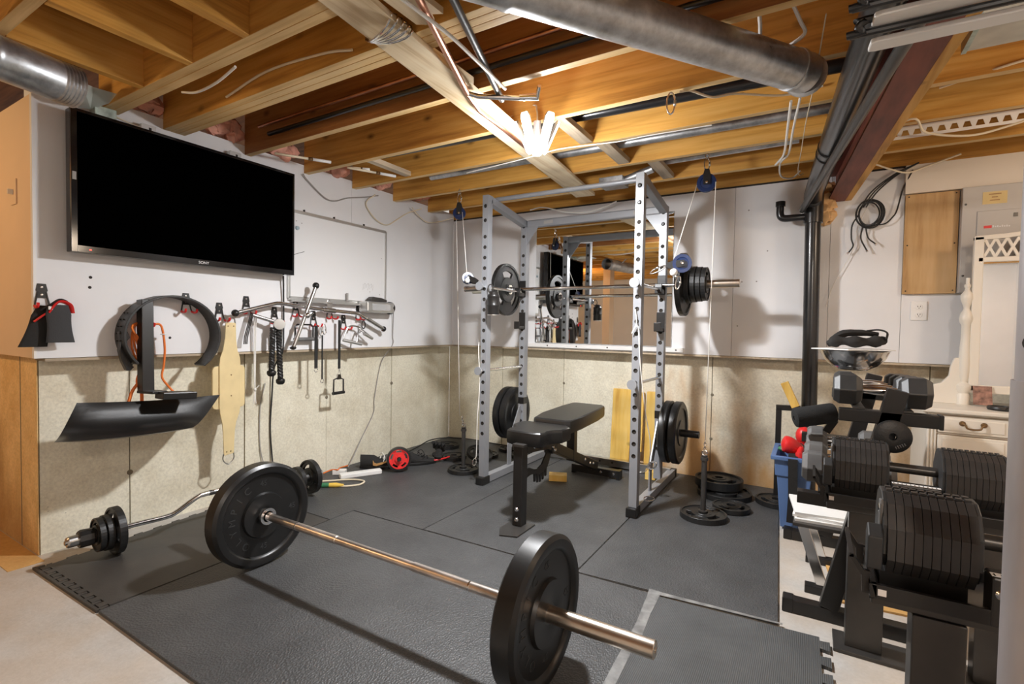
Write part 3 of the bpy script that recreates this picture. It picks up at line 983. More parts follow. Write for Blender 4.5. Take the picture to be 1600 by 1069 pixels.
def grip_plate(r, t, nh=3):
    n = 36
    radii = [0.026, 0.045, 0.42 * r + .012, 0.72 * r, 0.90 * r, r]
    th = [t * 1.05, t * 0.9, t * .55, t * .55, t]
    holes = set()
    per = n // nh
    for k in range(nh):
        for q in range(int(per * .55)):
            holes.add((3 if False else 2, (k * per + q) % n)) if r > .15 else holes.add((2, (k * per + q) % n))
    return MB().polar((0, 0, 0), (0, 0, 1), radii, th, n, holes)


class Kit:
    pass


def plate_obj(name, mesh_mb, mat, loc, rot, label, group, parent=None):
    o = obj(name, mesh_mb, mat, bevel=0.0015, seg=1)
    o.location = loc
    o.rotation_euler = rot
    return tag(o, label, 'weight plate', group)


G_FLOOR = 'loose weight plates on the floor'
base_small = None
_cache = {}


def grip(rr, tt, loc, rot, label, group, nh=3, mat='iron'):
    key = (rr, tt, nh, mat)
    if key not in _cache:
        o = obj('weight_plate', grip_plate(rr, tt, nh), M[mat], bevel=0.0015, seg=1)
        _cache[key] = o
    else:
        o = _cache[key].copy()
        COL.objects.link(o)
    o.location = loc
    o.rotation_euler = rot
    return tag(o, label, 'weight plate', group)


XR = (0, R(90), 0)
# ---- floor barbell
BY, BZ = -2.408, 0.2375


def barbell(label, x0, x1, fl, fr, y, z, mshaft, msleeve_l, msleeve_r, rs=0.0150):
    """x0,x1 sleeve ends; fl,fr flange positions"""
    t = thing('barbell', label, 'barbell', ((x0 + x1) / 2, y, z))
    m = (fl + fr) / 2
    seg = [(fl + .01, m - .22, rs), (m - .22, m + .22, rs * .93), (m + .22, fr - .01, rs)]
    obj('shaft', MB().lathe([(0, 0), (rs, 0), (rs, m - .2 - fl), (rs * .9, m - .198 - fl), (rs * .9, m + .198 - fl), (rs, m + .2 - fl), (rs, fr - fl), (0, fr - fl)], (fl, y, z), (1, 0, 0), 20), mshaft, t)
    for xa in (fl + 0.20, fr - 0.20):
        obj('knurl_ring', MB().lathe([(rs, -.003), (rs + .0006, -.003), (rs + .0006, .003), (rs, .003)], (xa, y, z), (1, 0, 0), 20), M['chrome'], t)
    for s_, f_, e_, mt in ((-1, fl, x0, msleeve_l), (1, fr, x1, msleeve_r)):
        obj('sleeve', MB().lathe([(0.0, 0), (0.0245, 0), (0.0245, abs(e_ - f_) - .002), (0.022, abs(e_ - f_)), (0.008, abs(e_ - f_)), (0.008, abs(e_ - f_) - .004), (0, abs(e_ - f_) - .004)], (f_, y, z), (s_, 0, 0), 24), mt, t)
        obj('collar_flange', MB().lathe([(0.0, -.022), (0.020, -.022), (0.020, 0), (0.036, 0), (0.036, .012), (0.0, .012)], (f_, y, z), (s_, 0, 0), 24), M['chrome'], t)
    return t


barbell('long steel barbell with a worn coppery shaft lying across the floor mat', 0.47, 2.562, 0.872, 2.160, BY, BZ, M['rusty'], M['chrome'], M['bronze_tint'], 0.0165)
bp = None
for k, (x, rx, lb, num) in enumerate(((0.8125, 20, 'large black bumper plate on the far left end of the floor barbell', '45'), (2.2145, -35, 'large black bumper plate nearest the camera on the floor barbell', '45'))):
    t = thing('bumper_plate', lb, 'weight plate', (x, BY, BZ), group='bumper plates on the floor barbell')
    o = obj('disc', bumper_mesh(), M['rubber'], t, world=False)
    obj('steel_insert', MB().lathe([(0.0252, -.034), (0.036, -.034), (0.036, -.0352), (0.0255, -.0352), (0.0252, .0352), (0.036, .0352), (0.036, .034)], (0, 0, 0), (1, 0, 0), 32), M['dark_metal'], t, world=False)
    xf = x + 0.0375 - 0.0138
    ring_text('OLYMPIC', 0.140, 0.042, (xf, BY, BZ), (0, 1, 0), (0, 0, 1), M['hexrub'], t, 235, -19)
    for ang in (90, -90, 0):
        a = R(ang)
        text('raised_number', '45', 0.034, (xf, BY + 0.140 * math.cos(a), BZ + 0.140 * math.sin(a)), (0, 1, 0), (0, 0, 1), M['hexrub'], t, 0.0012)
# collar springs behind
# ---- EZ curl bar against the left wall
ez = thing('curl_bar', 'chrome zigzag curl bar lying on the foam mat by the left wall', 'barbell', (0.195, -2.6, 0.012))
E0 = V((0.150, -2.875, 0.118))
ezp = [V((0.159, -2.66, 0.118)), V((0.165, -2.60, 0.118)), V((0.177, -2.50, 0.118)), V((0.180, -2.455, 0.128)), V((0.180, -2.36, 0.175)), V((0.183, -2.31, 0.182)), V((0.195, -2.15, 0.182)), V((0.197, -2.08, 0.13)), V((0.200, -2.0, 0.13)), V((0.207, -1.90, 0.13)), V((0.209, -1.86, 0.13))]
obj('bar', MB().tube(curve(ezp, 6), 0.0125, 14), M['chrome'], ez)
obj('grip_sleeve', MB().tube([V((0.184, -2.30, 0.182)), V((0.195, -2.15, 0.182))], 0.0135, 14), M['dark_metal'], ez)
dz = V((0.05, 1, 0)).normalized()
for a, L in ((V((0.150, -2.885, 0.118)), 0.20), (V((0.211, -1.84, 0.128)), 0.19)):
    obj('sleeve', MB().lathe([(0, 0), (0.010, 0), (0.010, .006), (0.020, .006), (0.0245, .012), (0.0245, L), (0.031, L), (0.031, L + .02), (0, L + .02)], a, dz, 24), M['steel'], ez)
for k in range(2):
    b0 = (V((0.150, -2.885, .118)) + dz * 0.075, V((0.211, -1.84, .128)) + dz * 0.16)[k]
    cl = thing('clamp_collar', ('black clamp collar on the near end of the curl bar', 'black clamp collar on the far end of the curl bar')[k], 'collar', b0)
    obj('ring', MB().lathe([(0.0246, -.028), (0.036, -.028), (0.038, -.02), (0.038, .02), (0.036, .028), (0.0246, .028)], b0, dz, 10, smooth=False), M['black_metal'], cl)
    obj('lever', MB().beam(b0 + V((-.02, -.02, .030)), b0 + V((.015, .02, .036)), 0.02, 0.008), M['black_metal'], cl)
RZ = V((0.05, 1, 0)).to_track_quat('Z', 'Y').to_euler()
for d_, r_, t_, lb in ((0.118, 0.075, 0.022, 'small iron plate on the curl bar next to the clamp collar'), (0.147, 0.080, 0.024, 'middle iron plate on the near end of the curl bar'), (0.182, 0.107, 0.030, 'larger iron plate on the near end of the curl bar')):
    grip(r_, t_, V((0.150, -2.885, 0.118)) + dz * d_, RZ, lb, 'plates on the curl bar', nh=3)
for d_, r_, t_, lb in ((0.157, 0.105, 0.030, 'iron plate on the far end of the curl bar, half hidden by the bumper plate'), (0.07, 0.08, 0.024, 'outer iron plate on the far end of the curl bar')):
    grip(r_, t_, V((0.211, -1.84, 0.128)) + dz * (d_ - .02), RZ, lb, 'plates on the curl bar', nh=3)

# ================================================================ power rack
XL, XRt, YF, YR = 0.990, 2.037, -0.905, -0.385
rk = thing('power_rack', 'silver grey power rack with perforated uprights standing before the wall mirror', 'power rack', (1.515, -0.65, 0.012))
UW, UD = 0.046, 0.052


def drilled(x, y, z0, z1, zs, hr=0.0130, w=UW, d=UD):
    """solid square bar with round holes drilled front to back"""
    mb = MB()
    n = 12
    x0, x1, y0, y1 = x - w / 2, x + w / 2, y - d / 2, y + d / 2
    zs = sorted(zs)
    cut = [z0] + [(a + b) / 2 for a, b in zip(zs, zs[1:])] + [z1]
    for yy in (y0, y1):
        for i, z in enumerate(zs):
            za, zb = cut[i], cut[i + 1]
            za2, zb2 = max(za, z - .035), min(zb, z + .035)
            if za2 > za + 1e-4:
                mb.add([(x0, yy, za), (x1, yy, za), (x1, yy, za2), (x0, yy, za2)], [(0, 1, 2, 3)])
            if zb2 < zb - 1e-4:
                mb.add([(x0, yy, zb2), (x1, yy, zb2), (x1, yy, zb), (x0, yy, zb)], [(0, 1, 2, 3)])
            inner, outer = [], []
            for q in range(n):
                a = 2 * math.pi * q / n
                c, s_ = math.cos(a), math.sin(a)
                inner.append((x + hr * c, yy, z + hr * s_))
                kx = (w / 2) / max(abs(c), 1e-6)
                kz = ((zb2 - z) if s_ > 0 else (z - za2)) / max(abs(s_), 1e-6)
                k = min(kx, kz)
                outer.append((x + k * c, yy, z + k * s_))
            # corners
            full = []
            mb.add(inner + outer, [(q, (q + 1) % n, n + (q + 1) % n, n + q) for q in range(n)])
            ang = [math.atan2(b, a) for a, b in ((w / 2, zb2 - z), (-w / 2, zb2 - z), (-w / 2, za2 - z), (w / 2, za2 - z))]
            for cx, cz in ((x1, zb2), (x0, zb2), (x0, za2), (x1, za2)):
                ca = math.atan2(cz - z, cx - x) % (2 * math.pi)
                q = int(ca / (2 * math.pi / n))
                mb.add([outer[q], outer[(q + 1) % n], (cx, yy, cz)], [(0, 1, 2)])
    mb.add([(x0, y0, z0), (x0, y1, z0), (x0, y1, z1), (x0, y0, z1)], [(0, 1, 2, 3)])
    mb.add([(x1, y0, z0), (x1, y1, z0), (x1, y1, z1), (x1, y0, z1)], [(0, 1, 2, 3)])
    mb.add([(x0, y0, z1), (x1, y0, z1), (x1, y1, z1), (x0, y1, z1)], [(0, 1, 2, 3)])
    mb.add([(x0, y0, z0), (x1, y0, z0), (x1, y1, z0), (x0, y1, z0)], [(0, 1, 2, 3)])
    return mb


FZ0, FZT, RZT = 0.055, 1.968, 1.895
zf = [0.36 + 0.070 * k for k in range(20)] + [1.80, 1.895]
zr = [0.30 + 0.070 * k for k in range(20)] + [1.775, 1.850]
for x in (XL, XRt):
    up_ = obj('front_upright', drilled(x, YF, FZ0, FZT, zf), M['rack'], rk)
    obj('tube_dark_core', MB().bb((x - UW / 2 + .002, YF - UD / 2 + .006, FZ0 + .01), (x + UW / 2 - .002, YF + UD / 2 - .006, FZT - .01)), M['gap'], up_)  # solid black core stands in for the shade inside the hollow tube
    for z in (1.895, 1.80):
        obj('bolt', MB().lathe([(0.0, .006), (0.007, .0055), (0.0105, .001), (0.0105, -.002)], (x, YF - UD / 2 - .0005, z), (0, -1, 0), 12), M['black_metal'], up_)
    up_ = obj('rear_upright', drilled(x, YR, 0.10, RZT, zr), M['rack'], rk)
    obj('tube_dark_core', MB().bb((x - UW / 2 + .002, YR - UD / 2 + .006, .11), (x + UW / 2 - .002, YR + UD / 2 - .006, RZT - .01)), M['gap'], up_)
    for z in (1.850, 1.775):
        obj('bolt', MB().lathe([(0.0, .006), (0.007, .0055), (0.0105, .001), (0.0105, -.002)], (x, YR - UD / 2 - .0005, z), (0, -1, 0), 12), M['black_metal'], up_)
    obj('top_rail', MB().beam((x, YF + .02, FZT - .026), (x, YR - .02, RZT - .026), 0.046, 0.05), M['rack'], rk, 0.002)
    obj('base_rail', MB().beam((x, YF - .02, 0.041), (x, 0.02, 0.041), 0.05, 0.05), M['rack'], rk, 0.002)
    ft = obj('rubber_foot', MB().bb((x - .031, YF - .055, 0.012), (x + .031, YF + .035, 0.066)), M['rubber'], rk, 0.006)
    obj('rear_foot', MB().bb((x - .030, 0.0, 0.0125), (x + .030, 0.04, 0.068)), M['rubber'], rk, 0.005)
    # rear gusset brace
    obj('rear_brace', MB().prism([(0, 0), (0.05, 0), (0.05, 0.12), (0.20, 0.36), (0.20, 0.42), (0.16, 0.42), (0, 0.16)], (x - .004, YR - .21, 0.066), (0, 1, 0), (0, 0, 1), (0.008, 0, 0)), M['rack'], rk)
obj('chin_bar', MB().cyl((XL, -0.80, 1.965), (XRt, -0.80, 1.965), 0.0155, 16), M['rack'], rk, label='thin round pull-up bar')
obj('rear_top_tube', MB().beam((XL + .023, YR, 1.868), (XRt - .023, YR, 1.868), 0.05, 0.056), M['rack'], rk, 0.010)
for x in (XL + .17, XRt - .20):
    obj('sticker', MB().bb((x, YR - .0265, 1.856), (x + .075, YR - .0258, 1.880)), M['ink'], rk)
for x, s_ in ((XL + .023, 1), (XRt - .023, -1)):
    obj('gusset', MB().prism([(0, 0), (s_ * .10, 0), (0, -.135)], (x, YR - .022, 1.842), (1, 0, 0), (0, 0, 1), (0, 0.006, 0)), M['rack'], rk)
obj('rear_base_tube', MB().beam((XL, -0.02, 0.052), (XRt, -0.02, 0.052), 0.05, 0.055), M['steel'], rk, 0.003)
for k in range(4):
    obj('bolt', MB().lathe([(0.0, .004), (0.008, .003), (0.008, 0)], (1.30 + .1 * k, -0.0455, 0.056), (0, -1, 0), 10), M['gap'], rk)
# spotter pins and J-hooks
for x, z in ((XL, 1.355), (XRt, 1.345), (XL, 0.79), (XRt, 0.775)):
    pn = obj('safety_pin', MB().cyl((x, YF - .075, z), (x, YR + .03, z - .004), 0.0095, 12), M['chrome'], rk)
    obj('pin_knob', MB().lathe([(0.0, .0), (0.026, 0.0), (0.028, .006), (0.028, .016), (0.0, .016)], (x, YF - .075, z), (0, -1, 0), 20), M['rack'], pn)
for x in (XL, XRt):
    jh = obj('bar_hook', MB().bb((x - .027, YR - .031, 1.315), (x + .027, YR - .0262, 1.44)).bb((x - .022, YR - .105, 1.318), (x + .022, YR - .031, 1.340)).prism([(0, 0), (0.018, 0), (0.018, .062), (.006, .062), (0, .04)], (x - .022, YR - .112, 1.318), (0, 1, 0), (0, 0, 1), (0.044, 0, 0)), M['black_metal'], rk, 0.002)
    obj('hook_pad', MB().bb((x - .02, YR - .092, 1.3405), (x + .02, YR - .034, 1.346)), M['rubber'], jh)
    lo = obj('lower_hook', MB().bb((x - .027, YR - .031, 1.07), (x + .027, YR - .0262, 1.20)).bb((x - .022, YR - .105, 1.075), (x + .022, YR - .031, 1.095)).bb((x - .022, YR - .112, 1.075), (x + .022, YR - .105, 1.13)), M['black_metal'], rk, 0.002)
    obj('upright_band', MB().bb((x - .0245, YR - .0275, .50), (x + .0245, YR + .0275, .55)), M['black_metal'], rk)
# plate storage pegs
for x, s_ in ((XL, -1), (XRt, 1)):
    obj('storage_peg', MB().cyl((x + s_ * .02, YR, 0.418), (x + s_ * .255, YR, 0.418), 0.0235, 20), M['black_metal'], rk)

# racked barbell and its plates
barbell('chrome barbell resting on the rack hooks', 0.555, 2.512, 0.905, 2.150, -0.452, 1.372, M['chrome'], M['steel'], M['bronze_tint'], 0.0135)
G_RB = 'plates on the racked barbell'
grip(0.198, 0.032, (0.870, -0.452, 1.372), XR, 'iron grip plate on the left end of the racked barbell', G_RB)
grip(0.198, 0.032, (2.186, -0.452, 1.372), XR, 'large iron grip plate on the right end of the racked barbell', G_RB)
for k, (x, r_, lb) in enumerate(((2.220, 0.118, 'first small iron plate outside the large one on the right of the racked barbell'), (2.254, 0.112, 'second small iron plate on the right end of the racked barbell'), (2.286, 0.108, 'third small iron plate on the right end of the racked barbell'), (2.316, 0.104, 'outermost small iron plate on the right end of the racked barbell'))):
    grip(r_, 0.026, (x, -0.452, 1.372), XR, lb, G_RB)
# bumper plates on the storage pegs
for x, lb in ((0.925, 'inner bumper plate on the left storage peg of the rack'), (0.862, 'outer bumper plate on the left storage peg of the rack'), (2.098, 'inner bumper plate on the right storage peg of the rack'), (2.160, 'outer bumper plate on the right storage peg of the rack')):
    o = obj('bumper_plate', MB().lathe([(0.025, -.022), (0.08, -.022), (0.085, -.016), (0.155, -.016), (0.162, -.024), (0.190, -.026), (0.202, -.018), (0.202, .018), (0.190, .026), (0.162, .024), (0.155, .016), (0.085, .016), (0.08, .022), (0.025, .022), (0.025, -.022)], (0, 0, 0), (1, 0, 0), 48), M['rubber'])
    o.location = (x, YR, 0.418)
    tag(o, lb, 'weight plate', 'bumper plates on the rack pegs')

# ================================================================ bench
bn = thing('weight_bench', 'black adjustable weight bench with two vinyl pads in front of the rack', 'bench', (1.6, -0.9, 0.012))


def pad(outline, z0, z1, name, slope=0.0, y0=0.0, inset=0.012):
    """upholstered pad from an outline with rounded edges"""
    import bmesh
    mb = MB()
    n = len(outline)
    cx = sum(p[0] for p in outline) / n
    cy = sum(p[1] for p in outline) / n
    rings = [(1.0 - inset * 2.2, z0), (1.0, z0 + .012), (1.0, z1 - .020), (1 - inset * 1.2, z1 - .006), (1 - inset * 5, z1)]
    vs, fs = [], []
    for k, z in rings:
        for x, y in outline:
            X, Y_ = cx + (x - cx) * k, cy + (y - cy) * k
            vs.append((X, Y_, z + slope * (Y_ - y0)))
    for i in range(len(rings) - 1):
        for q in range(n):
            q2 = (q + 1) % n
            fs.append((i * n + q, i * n + q2, (i + 1) * n + q2, (i + 1) * n + q))
    mb.add(vs, fs, True)
    mb.add([vs[q] for q in range(n)], [tuple(range(n))[::-1]])
    mb.add([vs[(len(rings) - 1) * n + q] for q in range(n)], [tuple(range(n))])
    return mb


BX = 1.56
seat = [(BX - .07, -1.385), (BX + .07, -1.385), (BX + .105, -1.37), (BX + .115, -1.33), (BX + .108, -1.29), (BX + .125, -1.25), (BX + .160, -1.21), (BX + .165, -1.11), (BX + .13, -1.075), (BX - .13, -1.075), (BX - .165, -1.11), (BX - .160, -1.21), (BX - .125, -1.25), (BX - .108, -1.29), (BX - .115, -1.33), (BX - .105, -1.37)]
back = [(BX - .09, -1.062), (BX + .105, -1.062), (BX + .130, -1.04), (BX + .140, -0.90), (BX + .135, -0.60), (BX + .12, -0.45), (BX + .10, -0.43), (BX - .10, -0.43), (BX - .12, -0.45), (BX - .135, -0.60), (BX - .140, -0.90), (BX - .115, -1.04)]
obj('seat_pad', pad(seat, 0.445, 0.520, 'seat'), M['vinyl'], bn)
obj('back_pad', pad(back, 0.462, 0.540, 'back', 0.03, -1.06), M['vinyl'], bn)
obj('seat_board', MB().bb((BX - .10, -1.33, .430), (BX + .10, -1.12, .446)), M['black_metal'], bn)
cl_ = obj('front_leg', MB().beam((BX + .005, -1.405, 0.02), (BX - .005, -1.385, 0.445), 0.055, 0.06, (0, 1, 0)), M['black_metal'], bn, 0.003)
for z in (0.055, 0.11):
    obj('bolt', MB().lathe([(0, .007), (.008, .006), (.012, 0)], (BX + .003, -1.434, z), (0, -1, 0), 12), M['chrome'], cl_)
obj('foot_plate', MB().prism([(1.50, -1.50), (1.545, -1.575), (1.635, -1.545), (1.635, -1.355), (1.50, -1.355)], (0, 0, 0.0125), (1, 0, 0), (0, 1, 0), (0, 0, 0.008)), M['dark_metal'], bn, 0.001)
obj('leg_cap', MB().bb((BX - .035, -1.425, .445), (BX + .035, -1.345, .457)), M['dark_metal'], bn)
fr_ = obj('main_beam', MB().beam((BX, -1.36, 0.425), (BX, -1.12, 0.40), 0.05, 0.05).beam((BX, -1.15, 0.42), (BX, -0.30, 0.085), 0.05, 0.06), M['black_metal'], bn, 0.003)
for yy, zz in ((-1.28, .42), (-1.16, .415), (-1.05, .375), (-.55, .19), (-.46, .145), (-.40, .13)):
    obj('bolt', MB().lathe([(0, .006), (.007, .005), (.011, 0)], (BX + .026, yy, zz), (1, 0, 0), 12), M['chrome'], fr_)
rf = obj('rear_foot', MB().bb((BX - .17, -0.315, 0.022), (BX + .185, -0.260, 0.075)), M['black_metal'], bn, 0.003)
for x in (BX + .05, BX + .145):
    obj('bolt', MB().lathe([(0, .006), (.007, .005), (.011, 0)], (x, -0.3155, 0.05), (0, -1, 0), 12), M['chrome'], rf)
for x in (BX - .165, BX + .18):
    obj('foot_cap', MB().bb((x - .012, -0.318, 0.0125), (x + .012, -0.257, 0.077)), M['rubber'], rf)
obj('back_post', MB().beam((BX, -0.72, 0.22), (BX, -0.72, 0.465), 0.055, 0.05, (0, 1, 0)), M['black_metal'], bn, 0.003)
obj('back_frame', MB().beam((BX, -1.04, 0.452), (BX, -0.50, 0.462), 0.05, 0.03), M['black_metal'], bn, 0.003)
obj('hinge_link', MB().beam((BX - .02, -1.0, 0.355), (BX - .02, -0.90, 0.45), 0.012, 0.03).beam((BX + .02, -1.0, 0.355), (BX + .02, -0.90, 0.45), 0.012, 0.03), M['dark_metal'], bn)
pf = [(0, 0), (.03, .025), (.07, .03), (.12, .01), (.17, .0), (.22, .015), (.27, .06), (.31, .12), (.335, .115), (.335, .05), (.305, .0)]
for k in range(5):
    y_, z_ = .280 - k * .034, -.030 - .018 * math.sin(k / 4 * math.pi)
    pf += [(y_ + .004, z_ + .012), (y_, z_ - .034), (y_ - .012, z_ - .036), (y_ - .015, z_ + .010)]
pf += [(.09, -.012), (.04, -.02), (0, -.03)]
obj('angle_sector', MB().prism(pf, (BX - .004, -1.37, 0.275), (0, 1, 0), (0, 0, 1), (0.009, 0, 0)), M['black_metal'], bn, label='toothed angle adjuster')
pc = obj('pivot_cap', MB().bb((BX - .03, -1.06, .335), (BX + .03, -1.0, .375)), M['black_metal'], bn, 0.003)
obj('bolt', MB().lathe([(0, .006), (.008, .005), (.012, 0)], (BX + .030, -1.03, .355), (1, 0, 0), 12), M['chrome'], pc)
solo('wood_offcut', MB().box((1.38, -0.545, 0.034), (0.125, 0.085, 0.042), Matrix.Rotation(R(25), 3, 'Z')), M['board'], 'small yellow wood offcut lying on the mat under the bench', 'wood block', bevel=0.002)

# wooden boards leaning on the wall behind the rack
def lean(x0, x1, ztop, y_base, y_top, t, lb, zb=0.05, col='board'):
    solo('pine_board', MB().prism([(y_base, zb), (y_top, ztop), (y_top + t, ztop), (y_base + t, zb)], (x0, 0, 0), (0, 1, 0), (0, 0, 1), (x1 - x0, 0, 0)), M[col], lb, 'board', 'boards behind the rack', bevel=0.003)


lean(1.555, 1.708, 0.615, 0.016, 0.07, 0.036, 'wide yellow pine board leaning on the wall left of the right rack upright', 0.013)
lean(1.712, 1.80, 0.60, 0.032, 0.075, 0.030, 'narrow pine board half hidden behind the front rack upright', 0.15)
lean(1.822, 1.905, 0.612, 0.016, 0.07, 0.036, 'pine board leaning on the wall right of the front rack upright', 0.013)
solo('wood_offcut', MB().box((1.92, -0.135, 0.042), (0.07, 0.10, 0.055), Matrix.Rotation(R(12), 3, 'Z')), M['board'], 'short pine offcut on the mat beside the right rack brace', 'wood block', bevel=0.002)

# ================================================================ floor plates and loading pins
G = 'loose weight plates on the floor'
FL = 0.012
def fl(r_, t_, x, y, lb, z=None, rot=(0, 0, 0), nh=3):
    return grip(r_, t_, (x, y, (FL + t_ * .53) if z is None else z), rot, lb, G, nh)


fl(0.113, 0.028, 0.705, -0.755, 'iron plate at the foot of the left loading pin', rot=(0, 0, .3))
fl(0.105, 0.026, 0.42, -0.50, 'iron plate on the mat left of the left loading pin', rot=(0, 0, 1.2))
fl(0.110, 0.028, 0.14, -0.235, 'iron plate lying deepest in the wall corner', rot=(0, 0, .7))
fl(0.105, 0.028, 0.645, -0.455, 'tilted iron plate leaning on others behind the left loading pin', z=0.075, rot=(R(16), R(14), .4))
fl(0.105, 0.026, 0.60, -0.30, 'iron plate underneath the tilted one behind the left loading pin', rot=(0, 0, .9))
fl(0.10, 0.026, 0.855, -0.14, 'iron plate on the mat behind the left rear rack upright', rot=(0, 0, .1))
fl(0.095, 0.026, 0.66, -0.02, 'small iron plate by the wall left of the rack', rot=(0, 0, 2.))
fl(0.128, 0.030, 2.385, -0.715, 'iron plate at the foot of the right loading pin', rot=(0, 0, .5))
fl(0.105, 0.026, 2.505, -0.495, 'iron plate peeking out behind the right loading pin plate', z=0.030, rot=(0, 0, 1.))
fl(0.165, 0.034, 2.43, -0.235, 'lower and wider iron plate of the pile right of the rack', rot=(0, 0, .2))
fl(0.150, 0.052, 2.385, -0.165, 'upper thick iron plate of the pile right of the rack', z=0.080, rot=(0, 0, .8))
fl(0.120, 0.030, 2.73, -0.215, 'iron plate on the mat edge beside the blue bin', rot=(0, 0, .4))


def pin(x, y, ztop, lb):
    t = thing('loading_pin', lb, 'loading pin', (x, y, FL))
    obj('rod', MB().lathe([(0, .0), (.0245, 0), (.0245, .008), (.0150, .010), (.0150, ztop - .03), (.021, ztop - .028), (.021, ztop - .012), (.015, ztop - .01), (.018, ztop), (0, ztop)], (x, y, 0.045), (0, 0, 1), 20), M['dark_metal'], t)
    obj('eye_bolt', MB().tube([(x + .014 * math.cos(a), y, 0.045 + ztop + .016 + .014 * math.sin(a)) for a in [2 * math.pi * k / 14 for k in range(14)]], 0.0032, 8, True), M['chrome'], t)
    return t


pin(0.705, -0.755, 0.295, 'steel loading pin standing on the plate left of the rack')
pin(2.383, -0.712, 0.325, 'steel loading pin standing on the plate right of the rack')


def oval(c, u, w, a, b, n=20):
    c, u, w = V(c), V(u).normalized(), V(w).normalized()
    return [c + u * (a * math.cos(2 * math.pi * k / n)) + w * (b * math.sin(2 * math.pi * k / n)) for k in range(n)]


def pulley(name, lb, c, axis, top, r_=0.045):
    """sheave with a fork running to the hanging point"""
    c, axis, top = V(c), V(axis).normalized(), V(top)
    t = thing(name, lb, 'pulley', c)
    obj('wheel', MB().lathe([(0.010, -.011), (r_ * .62, -.009), (r_ * .66, -.011), (r_, -.011), (r_, -.007), (r_ * .86, 0), (r_, .007), (r_, .011), (r_ * .66, .011), (r_ * .62, .009), (0.010, .011), (.010, -.011)], c, axis, 32), M['navy'], t)
    obj('axle', MB().lathe([(0, -.024), (.007, -.023), (.009, -.019), (.009, .019), (.007, .023), (0, .024)], c, axis, 12), M['chrome'], t)
    d = (top - c).normalized()
    sd = d.cross(axis).normalized()
    L = (top - c).length
    for s_ in (-1, 1):
        obj('fork_plate', MB().prism([(-.017, -.012), (.017, -.012), (.020, L * .6), (.012, L), (-.012, L), (-.020, L * .6)], c + axis * (s_ * .0165 - .002), sd, d, axis * .004), M['black_metal'], t)
    return t


def carabiner(lb, c, u, w, a=0.014, b=0.034, group='carabiners'):
    t = thing('carabiner', lb, 'carabiner', c, group=group)
    p = oval(c, u, w, a, b, 24)
    obj('body', MB().tube(p, 0.0035, 8, True), M['chrome'], t)
    obj('gate_sleeve', MB().cyl(V(c) + V(u).normalized() * a - V(w).normalized() * b * .28, V(c) + V(u).normalized() * a + V(w).normalized() * b * .28, 0.0052, 8), M['steel'], t)
    return t


XA, YA, ZA = V((1, 0, 0)), V((0, 1, 0)), V((0, 0, 1))
# left cable line: ceiling pulley, cable, chain to the pin
PL = V((0.672, -0.80, 1.905))
pulley('cable_pulley', 'blue pulley with black fork hanging left of the rack top', PL, (0.5, -1, 0), PL + V((0, 0, .075)))
carabiner('carabiner between the joist eye and the left hanging pulley', PL + V((0, 0, .108)), (1, .4, 0), (0, 0, 1))
solo('eye_hook', MB().tube(oval(PL + V((0, 0, .152)), (1, .4, 0), (0, 0, 1), .010, .012), .003, 8, True).cyl(PL + V((0, 0, .163)), (PL.x, PL.y, JZ + .01), .0035, 8), M['chrome'], 'screw eye in the joist above the left hanging pulley', 'hook')
solo('steel_cable', MB().tube([PL + V((-.042, .02, 0)), V((0.668, -0.757, 0.42))], 0.0026, 6), M['cable_w'], 'white steel cable from the left hanging pulley down to the loading pin', 'cable')
ch = MB()
for k in range(4):
    ch.tube(oval((0.690 + k * .004, -0.756, 0.41 - k * .016), XA if k % 2 else YA, ZA, .006, .012, 12), .0022, 6, True)
solo('chain', ch, M['chrome'], 'short chain hooking the left cable to its loading pin', 'chain')
QL = V((0.862, -0.945, 1.415))
solo('steel_cable', MB().tube([PL + V((.042, -.02, 0)), QL + V((-.01, -.0, .04))], 0.0026, 6), M['cable_w'], 'white steel cable slanting from the left hanging pulley to the rack pulley', 'cable')
pulley('cable_pulley', 'small blue pulley sticking out from the left front upright', QL, (0.7, -.7, 0.1), QL + V((.075, .01, -.03)), 0.040)
lc = thing('cable_stop', 'white rubber ball and steel bracket beside the left rack pulley', 'cable fitting', QL + V((.01, 0, -.02)))
obj('ball', MB().ball(QL + V((.018, -.03, -.018)), .018, 14), M['white'], lc)
obj('bracket', MB().cyl(QL + V((.0, -.02, -.075)), QL + V((.10, .0, -.07)), .019, 16), M['steel'], lc)
obj('end_ring', MB().lathe([(.010, -.004), (.020, -.004), (.020, .004), (.010, .004), (.010, -.004)], QL + V((-.002, -.02, -.075)), (-1, -.2, 0), 16), M['chrome'], lc)
# right cable line
PR = V((2.350, -0.70, 1.925))
pulley('cable_pulley', 'large blue pulley with black fork hanging right of the rack top', PR, (0.25, -1, 0), PR + V((0, 0, .075)), 0.052)
carabiner('carabiner between the joist eye and the right hanging pulley', PR + V((0, 0, .106)), (1, .4, 0), (0, 0, 1))
solo('eye_hook', MB().tube(oval(PR + V((0, 0, .150)), (1, .4, 0), (0, 0, 1), .010, .012), .003, 8, True).cyl(PR + V((0, 0, .161)), (PR.x, PR.y, 2.10), .0035, 8), M['chrome'], 'screw eye above the right hanging pulley', 'hook')
QR = V((2.278, -0.93, 1.445))
pulley('cable_pulley', 'blue pulley with black fork held out from the right front upright', QR, (0.25, -1, 0), QR + V((-.085, .0, -.008)), 0.050)
solo('steel_cable', MB().tube([PR + V((-.05, .0, 0)), QR + V((-.045, .0, .02))], 0.0026, 6), M['cable_w'], 'white steel cable slanting from the right hanging pulley to the rack pulley', 'cable')
